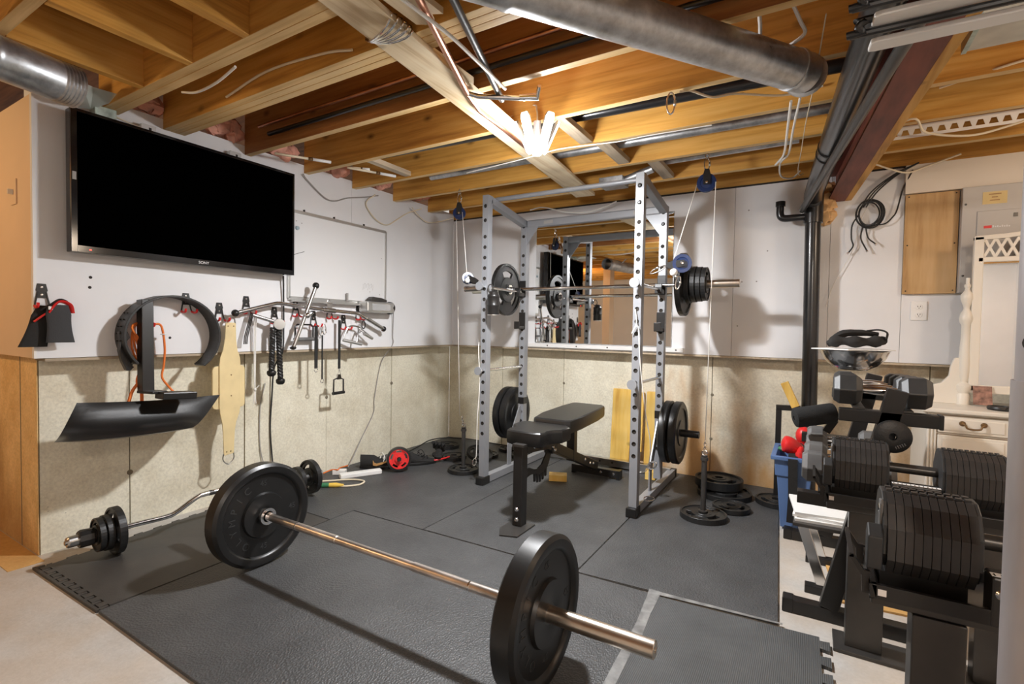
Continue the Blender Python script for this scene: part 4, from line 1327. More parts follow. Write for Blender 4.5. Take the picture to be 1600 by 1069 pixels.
solo('steel_cable', MB().tube([PR + V((.05, .0, 0)), V((2.384, -0.712, 0.455))], 0.0026, 6), M['cable_w'], 'white steel cable from the right hanging pulley down to the loading pin', 'cable')
carabiner('long carabiner tying the right rack pulley to its upright', QR + V((-.13, .0, -.028)), (-.3, 0, 1), (1, 0, .45), .011, .045)
carabiner('carabiner dangling below the right rack pulley', QR + V((-.015, -.02, -.105)), (1, .3, 0), (.15, 0, 1), .012, .036)
rc = thing('cable_stop', 'white rubber ball on the cable below the right rack pulley', 'cable fitting', QR + V((-.035, -.02, -.05)))
obj('ball', MB().ball(QR + V((-.038, -.02, -.048)), .021, 14), M['white'], rc)
obj('thimble', MB().cyl(QR + V((-.03, -.02, -.065)), QR + V((-.02, -.02, -.08)), .008, 10), M['steel'], rc)
ch = MB()
for k in range(6):
    ch.tube(oval((2.384, -0.712, 0.448 - k * .013), XA if k % 2 else YA, ZA, .006, .010, 12), .0022, 6, True)
solo('chain', ch, M['chrome'], 'short chain hooking the right cable to its loading pin', 'chain')
carabiner('large empty carabiner hanging from the joist over the bench', (2.365, -1.605, 2.018), (1, .4, 0), (0, 0, 1), .016, .044)
solo('rack_cord', MB().tube(curve([(2.03, -0.94, 1.20), (2.04, -0.945, 1.12), (2.015, -0.945, 1.06), (2.05, -0.945, 1.10), (2.065, -0.94, 0.9), (2.09, -0.90, 0.62), (2.11, -0.85, 0.42), (2.08, -0.80, 0.26), (2.03, -0.80, 0.235)], 6), 0.003, 6), M['cable_w'], 'white cord tied on the right front upright and hanging to the floor', 'cord')
solo('rack_cord', MB().tube(curve([(0.955, -0.935, 0.98), (0.962, -0.945, 0.90), (0.97, -0.94, 0.7), (0.955, -0.94, 0.45), (0.945, -0.93, 0.22), (0.935, -0.93, 0.18)], 6), 0.003, 6), M['cable_w'], 'white cord hanging down beside the left front upright', 'cord')
carabiner('carabiner hanging low beside the left front upright', (0.930, -0.93, 0.155), (1, 0, 0), (0.2, 0, 1), .014, .026)
carabiner('carabiner lying by the right rack brace above the mat', (2.085, -0.76, 0.075), (0, .3, 1), (1, .5, 0), .014, .030)
solo('snap_hook', MB().tube(oval((2.055, -0.60, 0.235), (1, 0, .4), (0, 0, 1), .03, .022), .005, 8, True), M['steel'], 'steel snap hook hanging on cord behind the right front upright', 'hook')

# dark cylinder hanging on the left upright: speaker-like flask
fk = thing('shaker_flask', 'black ribbed flask hanging on the left front upright', 'bottle', (1.055, -0.955, 1.18))
fx, fy, fz = 1.075, -0.945, 1.165
obj('body', MB().lathe([(0, 0), (.038, 0), (.040, .006), (.040, .055), (.042, .058), (.042, .066), (.040, .070), (.040, .115), (.042, .118), (.042, .126), (.036, .135), (0, .135)], (fx, fy, fz), (0, 0, 1), 28), M['black_metal'], fk)
obj('base_ring', MB().lathe([(.0, -.004), (.039, -.004), (.039, .004)], (fx, fy, fz), (0, 0, 1), 28), M['steel'], fk)
obj('cap', MB().lathe([(.030, .134), (.030, .150), (.024, .156), (0, .156)], (fx, fy, fz), (0, 0, 1), 28), M['black_metal'], fk)
obj('loop', MB().tube(oval((fx - .025, fy, fz + .175), XA, ZA, .020, .028), .004, 8, True), M['dark_metal'], fk)

# ================================================================ wall mirror behind the rack
mr = thing('wall_mirror', 'large frameless wall mirror behind the power rack', 'mirror', (1.45, -0.02, 0.945))
obj('glass', MB().bb((0.885, -0.012, 0.962), (2.012, -0.004, 1.945)), M['mirror'], mr, 0.002)
obj('backing', MB().bb((0.883, -0.004, 0.960), (2.014, -0.0005, 1.947)), M['galv_dark'], mr)
obj('lower_rail', MB().bb((0.70, -0.022, 0.925), (2.10, -0.0005, 0.955)), M['white'], mr)
for k in range(6):
    obj('screw', MB().lathe([(0, .003), (.005, .002), (.006, 0)], (0.75 + .26 * k, -0.0222, .94), (0, -1, 0), 8), M['gap'], mr)

# ================================================================ television
tv = thing('television', 'large wall-mounted flat television with a black switched-off screen', 'television', (0.06, -2.29, 1.385))
ty0, ty1, tz0, tz1 = -2.838, -1.745, 1.386, 2.012
obj('housing', MB().bb((0.050, ty0, tz0), (0.104, ty1, tz1)), M['bezel'], tv, 0.004)
for a, b in (((0.104, ty0, tz0), (0.110, ty0 + .022, tz1)), ((0.104, ty1 - .012, tz0), (0.110, ty1, tz1)), ((0.104, ty0 + .022, tz0), (0.110, ty1 - .012, tz0 + .030)), ((0.104, ty0 + .022, tz1 - .014), (0.110, ty1 - .012, tz1))):
    obj('bezel', MB().bb(a, b), M['bezel'], tv, 0.001)
obj('screen', MB().bb((0.104, ty0 + .022, tz0 + .030), (0.1065, ty1 - .012, tz1 - .014)), M['screen'], tv)
text('logo', 'SONY', 0.020, (0.1104, -2.285, tz0 + .014), (0, 1, 0), (0, 0, 1), M['white_ink'], tv, 0.0004)
obj('standby_light', MB().bb((0.1095, -2.775, tz0 + .012), (0.1112, -2.768, tz0 + .016)), M['led_red'], tv)
obj('spec_sticker', MB().bb((0.1101, ty0 + .004, 1.70), (0.1106, ty0 + .018, 1.735)), M['ink'], tv)
for y in (-2.51, -2.075):
    br = obj('mount_rail', MB().bb((0.004, y - .03, 1.45), (0.045, y + .03, 2.058)), M['alu'], tv)
    obj('slot', MB().bb((0.0452, y - .002, 2.015), (0.0458, y + .010, 2.045)), M['gap'], br)
    obj('side_flange', MB().bb((0.0, y - .036, 1.45), (0.05, y - .030, 2.052)), M['alu'], br)

# ================================================================ whiteboard
wbd = thing('whiteboard', 'white dry-erase board in a thin metal frame right of the television', 'whiteboard', (0.01, -1.3, 1.24))
wy0, wy1, wz0, wz1 = -1.715, -0.872, 1.248, 1.812
obj('panel', MB().bb((0.0, wy0, wz0), (0.010, wy1, wz1)), M['whiteboard'], wbd)
for a, b in (((0, wy0, wz1 - .012), (.018, wy1, wz1 + .008)), ((0, wy1 - .010, wz0), (.018, wy1 + .006, wz1)), ((0, wy0 - .006, wz0), (.018, wy0 + .010, wz1)), ((0, wy0, wz0 - .012), (.018, wy1, wz0 + .014))):
    obj('frame', MB().bb(a, b), M['alu'], wbd, 0.002)
obj('marker_tray', MB().bb((0.0, -1.70, wz0 - .022), (0.055, -1.156, wz0 - .012)), M['alu'], wbd, 0.002)
for y in (-1.60, -1.36, -1.09):
    obj('clip', MB().bb((0, y - .004, wz1 + .006), (0.012, y + .004, wz1 + .022)), M['gap'], wbd)
obj('magnet', MB().lathe([(0, .012), (.012, .011), (.014, 0)], (0.010, -1.655, 1.705), (1, 0, 0), 16), plain('magnet_blue', (0.35, 0.45, 0.50), .4), wbd)
for y, z in ((-1.66, 1.75), (-1.62, 1.742), (-.915, 1.60), (-.93, 1.32), (-1.03, 1.335)):
    obj('mark', MB().lathe([(0, .0008), (.004, .0006), (.004, 0)], (0.010, y, z), (1, 0, 0), 10), M['ink'], wbd)
obj('pen_line', MB().tube([(0.0103, -1.72, 1.515), (0.0103, -1.60, 1.56)], 0.0015, 5), M['gap'], wbd)
for k in range(7):
    y_ = -1.10 + .016 * k
    obj('pen_line', MB().tube(curve([(0.0104, y_, 1.345 + .01 * (k % 3)), (0.0104, y_ + .006, 1.37), (0.0104, y_ + .002, 1.385 + .012 * (k % 2)), (0.0104, y_ + .011, 1.39)], 3), 0.0008, 5), M['ink'], wbd)
solo('marker_pen', MB().cyl((0.03, -1.26, wz0 + .003), (0.03, -1.26, wz0 + .062), 0.0075, 12), M['ink'], 'grey marker standing on the whiteboard tray', 'pen')
bx_ = thing('tissue_box', 'clear plastic box lying on the right end of the whiteboard tray', 'box', (0.06, -1.0, 1.18))
obj('tub', MB().bb((0.020, -1.150, 1.178), (0.115, -0.87, 1.258)), M['alu'], bx_, 0.012)
obj('window', MB().bb((0.1152, -1.10, 1.195), (0.1162, -0.92, 1.242)), M['clear'], bx_)
obj('end_cap', MB().lathe([(0, .006), (.044, .005), (.048, 0), (.048, -.02)], (0.068, -0.868, 1.218), (0, 1, 0), 24), M['black_metal'], bx_)
solo('board_eraser', MB().prism([(0, 0), (.16, 0), (.16, .018), (.11, .030), (.02, .036), (0, .02)], (0.035, -1.085, 1.2595), (0, 1, 0), (0, 0, 1), (0.05, 0, 0)), M['dark_metal'], 'dark board eraser on top of the clear plastic box', 'eraser', bevel=0.003)


# ================================================================ wall hooks
def make_hook(lb):
    t = thing('wall_hook', lb, 'hook', (0, 0, 0), group='black and red hooks on the left wall')
    pl = MB().prism([(-.014, 0), (.014, 0), (.020, -.030), (.016, -.036), (.018, -.062), (-.018, -.062), (-.016, -.036), (-.020, -.030)], (0.0, 0, 0), (0, 1, 0), (0, 0, 1), (0.006, 0, 0))
    p_ = obj('plate', pl, M['black_metal'], t, world=False)
    for z in (-.015, -.048):
        obj('screw', MB().lathe([(0, .0016), (.0045, .001), (.0055, 0)], (0.006, 0, z), (1, 0, 0), 10), M['chrome'], p_, world=False)
    for s_ in (-1, 1):
        pr = obj('prong', MB().tube(curve([(0.004, s_ * .014, -.035), (0.006, s_ * .019, -.065), (0.010, s_ * .025, -.095), (0.026, s_ * .027, -.103)], 4), 0.0035, 8), M['black_metal'], t, world=False)
        obj('rubber_tip', MB().tube(curve([(0.012, s_ * .0255, -.098), (0.030, s_ * .027, -.1035), (0.055, s_ * .028, -.100), (0.062, s_ * .028, -.085)], 4), 0.0058, 8), M['red'], pr, world=False)
    return t


HK = [(-2.909, 1.241, 'hook holding the knee sleeves at the far left of the wall'), (-2.526, 1.162, 'hook behind the black post holding the orange cord'), (-2.323, 1.239, 'empty hook showing through the black belt ring'),
      (-2.147, 1.197, 'hook holding the tan leather belt'), (-1.990, 1.243, 'hook under the left end of the curved pull bar'), (-1.809, 1.186, 'hook holding the twisted black rope'),
      (-1.660, 1.234, 'hook behind the straight steel bar'), (-1.524, 1.173, 'hook right of the straight steel bar with black strap'), (-1.394, 1.226, 'hook under the middle of the curved pull bar'),
      (-1.272, 1.154, 'hook holding the v-shaped row handle'), (-1.137, 1.225, 'hook under the right bend of the curved pull bar')]
h0 = make_hook('black and red wall ' + HK[0][2])
for i, (y, z, lb) in enumerate(HK):
    if i == 0:
        h0.location = (0, y, z)
    else:
        dup(h0, (0, y, z), None, 'black and red wall ' + lb)
def hp(i, side=1, dx=0.045, dz=0.0):
    y, z, _ = HK[i]
    return V((dx, y + side * .0275, z - .094 + dz))


# knee sleeves on the first hook
def sleeve(name, lb, cy, z0, z1, w, x, mat, lean=0.0):
    t = thing(name, lb, 'sleeve', (x, cy, z0))
    n = 12
    pts, rr = [], []
    for k in range(n + 1):
        u = k / n
        pts.append(V((x, cy + lean * (u - .5), z0 + (z1 - z0) * u)))
        rr.append(w * (1 - .16 * math.sin(u * math.pi * 1.0) + (-.30 * max(0, u - .75) / .25)))
    mb = MB()
    vs, fs = [], []
    m = 20
    for p, r_ in zip(pts, rr):
        for q in range(m):
            a = 2 * math.pi * q / m
            vs.append(p + V((.20 * r_ * math.sin(a), r_ * math.cos(a), 0)))
    for i in range(n):
        for q in range(m):
            fs.append((i * m + q, i * m + (q + 1) % m, (i + 1) * m + (q + 1) % m, (i + 1) * m + q))
    mb.add(vs, fs, True)
    mb.add(vs[-m:], [tuple(range(m))])
    obj('sleeve', mb, mat, t)
    return t


s2 = sleeve('knee_sleeve', 'black knee sleeve hanging behind the charcoal one at the far left', -2.922, 0.966, 1.145, 0.048, 0.028, M['cloth'], 0.05)
obj('red_strap', MB().tube(curve([(0.040, -2.945, 1.075), (0.050, -2.915, 1.105), (0.048, -2.88, 1.13)], 5), 0.012, 8, flat=.35), M['red'], s2)
s1 = sleeve('knee_sleeve', 'charcoal knee sleeve with red straps hanging at the far left', -2.868, 0.985, 1.150, 0.050, 0.062, M['grey_cloth'], -0.008)
obj('red_strap', MB().tube(curve([(0.058, -2.900, 1.115), (0.066, -2.88, 1.155), (0.066, -2.86, 1.165), (0.060, -2.83, 1.15), (0.058, -2.822, 1.115)], 5), 0.014, 8, flat=.4), M['red'], s1)
obj('black_strap', MB().tube(curve([(0.045, -2.925, 1.125), (0.060, -2.895, 1.150), (0.070, -2.87, 1.172), (0.060, -2.845, 1.165)], 5), 0.012, 8, flat=.4), M['cloth'], s1)
obj('buckle', MB().bb((0.068, -2.906, 1.128), (0.072, -2.892, 1.142)), M['white'], s1)

# black lifting belt bent into an open ring
lb_ = thing('lifting_belt', 'thick black leather belt bent into an open ring on the left wall', 'belt', (0.05, -2.42, 0.86))
cyb, czb, rb = -2.42, 1.012, 0.214
vs, fs = [], []
arc = [R(-50 + k * 6) for k in range(46)]
for i, a in enumerate(arc):
    k = 1.0 + .03 * math.cos(2 * a)
    for (x, r_) in ((0.008, rb), (0.108, rb), (0.108, rb - .011), (0.008, rb - .011)):
        vs.append((x, cyb + r_ * k * 1.03 * math.cos(a), czb + r_ * k * math.sin(a)))
for i in range(len(arc) - 1):
    for q in range(4):
        fs.append((i * 4 + q, i * 4 + (q + 1) % 4, (i + 1) * 4 + (q + 1) % 4, (i + 1) * 4 + q))
fs += [(0, 1, 2, 3), tuple(len(vs) - 4 + q for q in range(4))]
obj('strap', MB().add(vs, fs), M['leather'], lb_, 0.002)
for k in range(6):
    a = R(150 + k * 9)
    for x in (0.04, 0.075):
        c_ = V((x, cyb + (rb) * 1.03 * math.cos(a), czb + rb * math.sin(a)))
        obj('eyelet', MB().lathe([(0, .0125), (.003, .012), (.0035, .006)], c_, V((0, math.cos(a), math.sin(a))), 8), M['gap'], lb_)
bk_ = obj('buckle', MB().prism([(0, 0), (.034, 0), (.045, -.03), (.030, -.05), (.024, -.09), (.034, -.12), (.050, -.155), (.058, -.175), (.048, -.19), (.030, -.19), (.010, -.14), (.0, -.09), (.006, -.05)], (0.045, -2.652, 1.035), (0, 1, 0), (0, 0, 1), (0.03, 0, 0)), M['abs'], lb_, 0.003)
for k in range(3):
    obj('tooth', MB().prism([(0, 0), (.008, .002), (.004, -.006)], (0.055, -2.604 + k * .004, 0.885 - k * .012), (0, 1, 0), (0, 0, 1), (0.01, 0, 0)), M['abs'], bk_)

# preacher curl pad on a square post
pc_ = thing('preacher_pad', 'curved black padded arm rest on a square post hanging on the left wall', 'gym attachment', (0.16, -2.55, 0.6))
obj('post', MB().beam((0.075, -2.545, 1.190), (0.105, -2.555, 0.735), 0.052, 0.056, (1, 0, 0)), M['black_metal'], pc_, 0.003)
obj('mount_plate', MB().box((0.205, -2.465, 0.722), (0.085, 0.155, 0.034), Matrix.Rotation(R(-4), 3, 'X')), M['rubber'], pc_, 0.004)
obj('gusset', MB().prism([(-.035, 0), (.03, .0), (.055, .10), (-.01, .10)], (0.095, -2.555, 0.735), (0, 1, 0), (1, 0, 0), (0, 0, .012)), M['black_metal'], pc_, 0.001)
TL, TR, BR_, BL = V((.14, -2.835, .722)), V((.10, -2.195, .686)), V((.27, -2.425, .560)), V((.35, -2.975, .602))
nu, nv = 20, 10
nrm_ = (TR - TL).cross(BL - TL).normalized()
if nrm_.z > 0:
    nrm_ = -nrm_
gv, gf = [], []
for side in (0, 1):
    for i in range(nu + 1):
        for j in range(nv + 1):
            u, v = i / nu, j / nv
            p = TL.lerp(TR, u).lerp(BL.lerp(BR_, u), v)
            bul = math.sin(math.pi * v) * .055 + math.sin(math.pi * u) * .012
            ed = min(1, 6 * min(u, 1 - u)) * min(1, 5 * min(v, 1 - v))
            gv.append(p + nrm_ * (bul * 1.0 + (0.016 * ed ** .5 if side else -0.016 * ed ** .5)))
N1 = (nu + 1) * (nv + 1)
for side in (0, 1):
    for i in range(nu):
        for j in range(nv):
            a = side * N1 + i * (nv + 1) + j
            q = (a, a + 1, a + nv + 2, a + nv + 1)
            gf.append(q if side else q[::-1])
obj('pad', MB().add(gv, gf, True), M['vinyl'], pc_)

# orange cord coiled on the second hook
oc = MB()
hx = hp(1, -1, .05)
for k in range(5):
    dx = .006 * k
    oc.tube(curve([hx + V((.0, .0, .004 * k)), V((.052 + dx, -2.585 - .004 * k, 1.05)), V((.05 + dx, -2.59 + .012 * k, 0.95)), V((.055 + dx, -2.555, 0.87)), V((.05 + dx, -2.545 - .006 * k, 0.95)), V((.05 + dx, -2.545 + .004 * k, 1.04)), hx + V((.0, .006, .004 * k))], 6), 0.0045, 7)
oc.tube(curve([V((.07, -2.555, 0.88)), V((.07, -2.565, 0.80)), V((.075, -2.60, 0.745)), V((.08, -2.618, 0.69))], 6), 0.0075, 8)
oc.tube(curve([V((.06, -2.552, 0.86)), V((.065, -2.575, 0.79)), V((.07, -2.560, 0.735)), V((.075, -2.56, 0.69))], 6), 0.0075, 8)
oc.tube(curve([hp(1, 1, .05, .004), V((.05, -2.462, 1.06)), V((.05, -2.447, .95)), V((.05, -2.452, .86)), V((.05, -2.46, .80)), V((.06, -2.43, .745)), V((.07, -2.41, .715))], 6), 0.0055, 8)
oo = thing('extension_cord', 'orange extension cord coiled on a hook behind the black post', 'cord', (0.06, -2.53, 0.7))
obj('cord', oc, M['orange'], oo)
obj('tie', MB().tube(oval((0.052, -2.452, 1.02), (1, 0, 0), (0, 1, 0), .010, .012, 10), .003, 6, True), M['white'], oo)

# tan leather dip belt
tb = thing('tan_belt', 'long tan leather belt with a wide pad hanging on the left wall', 'belt', (0.03, -2.1, 0.3))
out_ = [(-2.130, 1.085), (-2.072, 1.085), (-2.071, 1.00), (-2.064, .93), (-2.048, .885), (-2.045, .84), (-2.045, .60), (-2.052, .56), (-2.070, .51), (-2.078, .46), (-2.084, .33), (-2.140, .325), (-2.146, .46), (-2.150, .51), (-2.160, .56), (-2.166, .60), (-2.166, .84), (-2.162, .885), (-2.146, .93), (-2.134, 1.00)]
obj('strap', MB().prism(out_, (0.034, 0, 0), (0, 1, 0), (0, 0, 1), (0.007, 0, 0)), M['tan'], tb, 0.002)
pd_ = []
for a0, cy_, cz_ in ((0, -2.036, .815), (90, -2.178, .815), (180, -2.178, .615), (270, -2.036, .615)):
    for k in range(4):
        a = R(a0 + k * 30)
        pd_.append((cy_ + .022 * math.cos(a), cz_ + .022 * math.sin(a)))
obj('lining_pad', MB().prism(pd_, (0.020, 0, 0), (0, 1, 0), (0, 0, 1), (0.013, 0, 0)), M['tan'], tb, 0.003)
for y, z in ((-2.118, 1.065), (-2.086, 1.065), (-2.100, .785), (-2.100, .665), (-2.126, .345), (-2.103, .345)):
    obj('rivet', MB().lathe([(0, .002), (.004, .001), (.004, 0)], (0.041, y, z), (1, 0, 0), 8), M['brass'], tb)
obj('ring', MB().tube(curve([(0.038, -2.142, .335), (0.038, -2.145, .30), (0.038, -2.114, .272), (0.038, -2.084, .30), (0.038, -2.086, .335)], 5), .0035, 8), M['steel'], tb, label='steel D-ring')
obj('ring', MB().tube(curve([(0.038, -2.125, 1.08), (0.040, -2.118, 1.105), (0.040, -2.098, 1.115), (0.040, -2.082, 1.105), (0.038, -2.075, 1.08)], 5), .0035, 8), M['steel'], tb, label='steel D-ring')

# lat pull-down bar
lt = thing('pull_bar', 'long chrome curved pull-down bar lying across the wall hooks', 'gym attachment', (0.05, -1.5, 1.05))
lat = [V((.072, -2.085, 1.142)), V((.072, -1.86, 1.203)), V((.072, -1.82, 1.209)), V((.072, -1.55, 1.186)), V((.072, -1.22, 1.168)), V((.072, -1.18, 1.160)), V((.072, -0.955, 1.060))]
obj('bar', MB().tube([lat[0], lat[1], (lat[1] + lat[2]) / 2 + V((0, 0, .002)), lat[2], lat[3], lat[4], (lat[4] + lat[5]) / 2 + V((0, 0, .001)), lat[5], lat[6]], 0.0125, 14), M['chrome'], lt)
for a, b in ((lat[0], lat[1]), (lat[6], lat[5])):
    d = (b - a).normalized()
    obj('end_ball', MB().ball(a - d * .01, .021, 14), M['black_metal'], lt)
obj('grip', MB().cyl(lat[6], lat[6].lerp(lat[5], .75), .0140, 14), M['steel'], lt)
obj('centre_bracket', MB().bb((.060, -1.475, 1.185), (.084, -1.435, 1.232)).tube(oval((.072, -1.455, 1.235), (0, 1, 0), (0, 0, 1), .012, .016, 14), .004, 8, True), M['chrome'], lt)
obj('clamp', MB().lathe([(.0125, -.05), (.018, -.045), (.018, .045), (.0125, .05)], (.072, -1.45, 1.1795), (0, 1, -.06), 16), M['steel'], lt)
# straight steel bar with a ball
sb_ = thing('short_bar', 'straight steel bar with a black ball end hanging upright on the wall', 'gym attachment', (0.1, -1.65, 0.93))
obj('bar', MB().cyl((.100, -1.583, 1.322), (.092, -1.735, .940), .0125, 14), M['steel'], sb_)
obj('end_ball', MB().ball((.100, -1.578, 1.336), .022, 14), M['black_metal'], sb_)
obj('end_cap', MB().ball((.092, -1.738, .932), .020, 12, (1, 1, .6)), M['black_metal'], sb_)
obj('swivel', MB().ball((.108, -1.648, 1.14), .020, 12).cyl((.108, -1.648, 1.14), (.115, -1.62, 1.155), .012, 10), M['chrome'], sb_)
# chrome bar with disc end
db_ = thing('landmine_bar', 'short chrome bar with a round grey end plate on the wall', 'gym attachment', (0.08, -1.9, 1.09))
obj('bar', MB().cyl((.06, -1.985, 1.132), (.085, -1.842, 1.090), .0115, 12), M['steel'], db_)
obj('disc', MB().lathe([(0, .006), (.032, .005), (.034, 0), (.034, -.008), (0, -.008)], (.10, -1.838, 1.080), (.9, -.35, 0), 24), M['alu'], db_)

# twisted black rope attachment
rp2 = thing('triceps_rope', 'twisted black rope attachment with rubber end knobs on the wall', 'gym attachment', (0.07, -1.84, 0.72))
for y0, y1, zt_, zb, nm in ((-1.862, -1.870, 1.055, .795, 'a'), (-1.826, -1.810, 1.075, .740, 'b')):
    mb = MB()
    for s_ in range(3):
        pts = []
        for k in range(41):
            u = k / 40
            a = 2 * math.pi * (u * 5.5 + s_ / 3)
            pts.append(V((.070 + .0088 * math.cos(a), y0 + (y1 - y0) * u + .0088 * math.sin(a), zt_ + (zb - zt_) * u)))
        mb.tube(pts, .0095, 7)
    ro = obj('rope', mb, M['leather'], rp2)
    obj('end_knob', MB().lathe([(0, -.030), (.016, -.028), (.025, -.018), (.027, -.005), (.024, .004), (.014, .010), (0, .010)], (.070, y1, zb - .005), (0, 0, 1), 20), M['rubber'], ro)
obj('loop', MB().tube(curve([(.07, -1.850, 1.05), (.07, -1.848, 1.09), (.07, -1.838, 1.10), (.07, -1.829, 1.09), (.07, -1.828, 1.07)], 5), .009, 8), M['leather'], rp2)

# handles and straps further right
dh = thing('stirrup_handle', 'black rectangular stirrup handle hanging behind the straight steel bar', 'gym attachment', (0.05, -1.62, 0.98))
obj('frame', MB().tube([(.05, -1.694, .985), (.05, -1.694, 1.065), (.05, -1.680, 1.080), (.05, -1.575, 1.080), (.05, -1.560, 1.065), (.05, -1.560, .985)], .0055, 8), M['black_metal'], dh)
obj('grip', MB().cyl((.05, -1.700, .985), (.05, -1.554, .985), .012, 12), M['rubber_g'], dh)


def strap(name, lb, y, z0, z1, w, mat, x=.045, ring=True):
    t = thing(name, lb, 'strap', (x, y, z0))
    obj('webbing', MB().bb((x - .0025, y - w / 2, z0), (x + .0025, y + w / 2, z1)), mat, t, 0.001)
    if ring:
        obj('ring', MB().tube(oval((x, y, z0 - .012), (0, 1, 0), (0, 0, 1), .013, .013, 16), .003, 8, True), M['chrome'], t)
    return t


strap('black_strap', 'wide black strap with a steel ring hanging by the stirrup handle', -1.545, .790, 1.075, .024, M['cloth'], .062)
strap('thin_strap', 'thin black strap hanging between the wide strap and the loop handle', -1.487, .712, 1.010, .010, M['cloth'], .05)
st2 = strap('handle_strap', 'dark strap carrying a rectangular loop handle over the concrete', -1.349, .775, 1.115, .020, M['cloth'], .055, False)
obj('ring', MB().tube([(.055, -1.349, .775), (.055, -1.370, .70), (.055, -1.349, .725), (.055, -1.328, .70), (.055, -1.349, .775)], .0025, 6), M['chrome'], st2)
obj('handle_neck', MB().prism([(-.016, 0), (.016, 0), (.010, .035), (-.010, .035)], (.047, -1.351, .700), (0, 1, 0), (0, 0, 1), (.016, 0, 0)), M['abs'], st2)
obj('handle_frame', MB().tube([(.055, -1.396, .612), (.055, -1.394, .700), (.055, -1.351, .712), (.055, -1.312, .698), (.055, -1.311, .612)], .0055, 8), M['abs'], st2)
obj('handle_grip', MB().cyl((.055, -1.402, .604), (.055, -1.304, .606), .011, 12), M['abs'], st2)
for k, (y, z0, z1) in enumerate(((-1.472, 1.0, 1.10), (-1.50, 1.0, 1.085))):
    carabiner(('right', 'left')[k] + ' one of two carabiners on the wall hook next to the wide black strap', (.05, y, (z0 + z1) / 2), (0, 1, 0), (0, 0, 1), .012, .034)
vh = thing('row_handle', 'steel v-shaped rowing handle hanging on the wall below the pull bar', 'gym attachment', (0.08, -1.2, 0.94))
obj('frame', MB().tube(curve([(.055, -1.315, .985), (.06, -1.285, 1.055), (.062, -1.25, 1.075), (.062, -1.19, 1.07), (.07, -1.16, 1.05), (.085, -1.075, .99)], 4), .006, 8), M['steel'], vh)
obj('cross_bar', MB().tube([(.062, -1.18, 1.055), (.085, -1.215, 1.0), (.09, -1.225, .960)], .006, 8).tube([(.062, -1.18, 1.055), (.10, -1.15, 1.02)], .006, 8), M['steel'], vh)
obj('grip', MB().cyl((.06, -1.320, .975), (.10, -1.185, .945), .0115, 12), M['alu'], vh)
obj('grip', MB().cyl((.10, -1.165, 1.02), (.085, -1.072, .985), .0115, 12), M['alu'], vh)
obj('ring', MB().tube(oval((.06, -1.135, 1.085), (0, 1, 0), (0, 0, 1), .016, .028, 16), .004, 8, True), M['black_metal'], vh)
wc = thing('jump_rope', 'white cord doubled over a hook and knotted beside the tan belt', 'cord', (0.03, -1.95, 0.58))
obj('cord', MB().tube(curve([(.04, -1.962, 1.14), (.03, -1.955, 1.05), (.028, -1.955, .8), (.028, -1.952, .69), (.028, -1.957, .60)], 6), .0035, 6).tube(curve([(.04, -1.95, 1.14), (.03, -1.945, 1.05), (.028, -1.948, .8), (.028, -1.950, .69), (.028, -1.944, .60)], 6), .0035, 6), M['cable_w'], wc)
obj('knot', MB().ball((.03, -1.951, .685), .010, 8).cyl((.03, -1.951, .685), (.04, -1.93, .71), .003, 6), M['cable_w'], wc)
fg = thing('spring_grip', 'thin black spring bands hanging on the hook under the pull bar left end', 'gym attachment', (0.05, -2.0, 1.0))
for k in range(3):
    obj('band', MB().tube([(.045, -1.985 + .008 * k, 1.145), (.045, -2.025 + .009 * k, 1.0), (.045, -2.028 + .009 * k, .96)], .003, 6), M['gap'], fg)

# ================================================================ cords on the left wall
solo('wall_cable', MB().tube(curve([(.03, -1.765, 1.385), (.018, -1.755, 1.25), (.015, -1.752, 1.05), (.012, -1.758, .90), (-.08, -1.752, .80), (-.10, -1.755, .62), (-.11, -1.76, .40), (-.10, -1.75, .18), (-.08, -1.75, .02)], 6), .005, 8), M['cable_b'], 'black power cord running down the wall from the television', 'cord')
solo('grey_cord', MB().tube(curve([(-.105, -1.80, .70), (-.108, -1.83, .55), (-.11, -1.83, .30), (-.10, -1.80, .14), (-.08, -1.79, .02)], 6), .0035, 8), M['ink'], 'thin grey cord running down the concrete next to the black cord', 'cord')
solo('box_cord', MB().tube(curve([(.07, -.845, 1.22), (.03, -.80, 1.16), (.010, -.785, 1.0), (.010, -.785, .93), (-.10, -.80, .78), (-.11, -.86, .50), (-.11, -.87, .38), (-.10, -1.0, .20), (-.06, -1.12, .08), (-.02, -1.2, .03)], 6), .0035, 8), M['ink'], 'thin grey cord falling from the clear box down to the floor', 'cord')
for pts, lb in (([(.02, -1.62, 2.06), (.012, -1.58, 2.03), (.012, -1.45, 1.95), (.012, -1.36, 1.945), (.015, -1.25, 1.99), (.02, -1.1, 2.03), (.06, -1.0, 2.06)], 'grey cable sagging on the wall above the whiteboard'),
                ([(.06, -1.03, 2.06), (.02, -1.08, 2.0), (.015, -1.05, 1.94), (.015, -0.96, 1.88), (.015, -.86, 1.87), (.02, -.76, 1.93), (.04, -.66, 2.0), (.10, -.56, 2.05)], 'cream cable looping down the wall right of the whiteboard'),
                ([(.05, -.62, 2.05), (.03, -.50, 2.0), (.03, -.40, 1.975), (.05, -.28, 2.0), (.15, -.20, 2.04)], 'cream cable sagging below the joists near the corner'),
                ([(.45, -1.56, 2.11), (.55, -1.565, 2.14), (.9, -1.565, 2.17), (1.3, -1.565, 2.19)], 'cream cable stapled along the joist face left of the strapping board')):
    solo('loose_cable', MB().tube(curve(pts, 6), .0045, 8), M['ink'] if 'grey' in lb else M['cable'], lb, 'cable', 'loose cables of the ceiling')


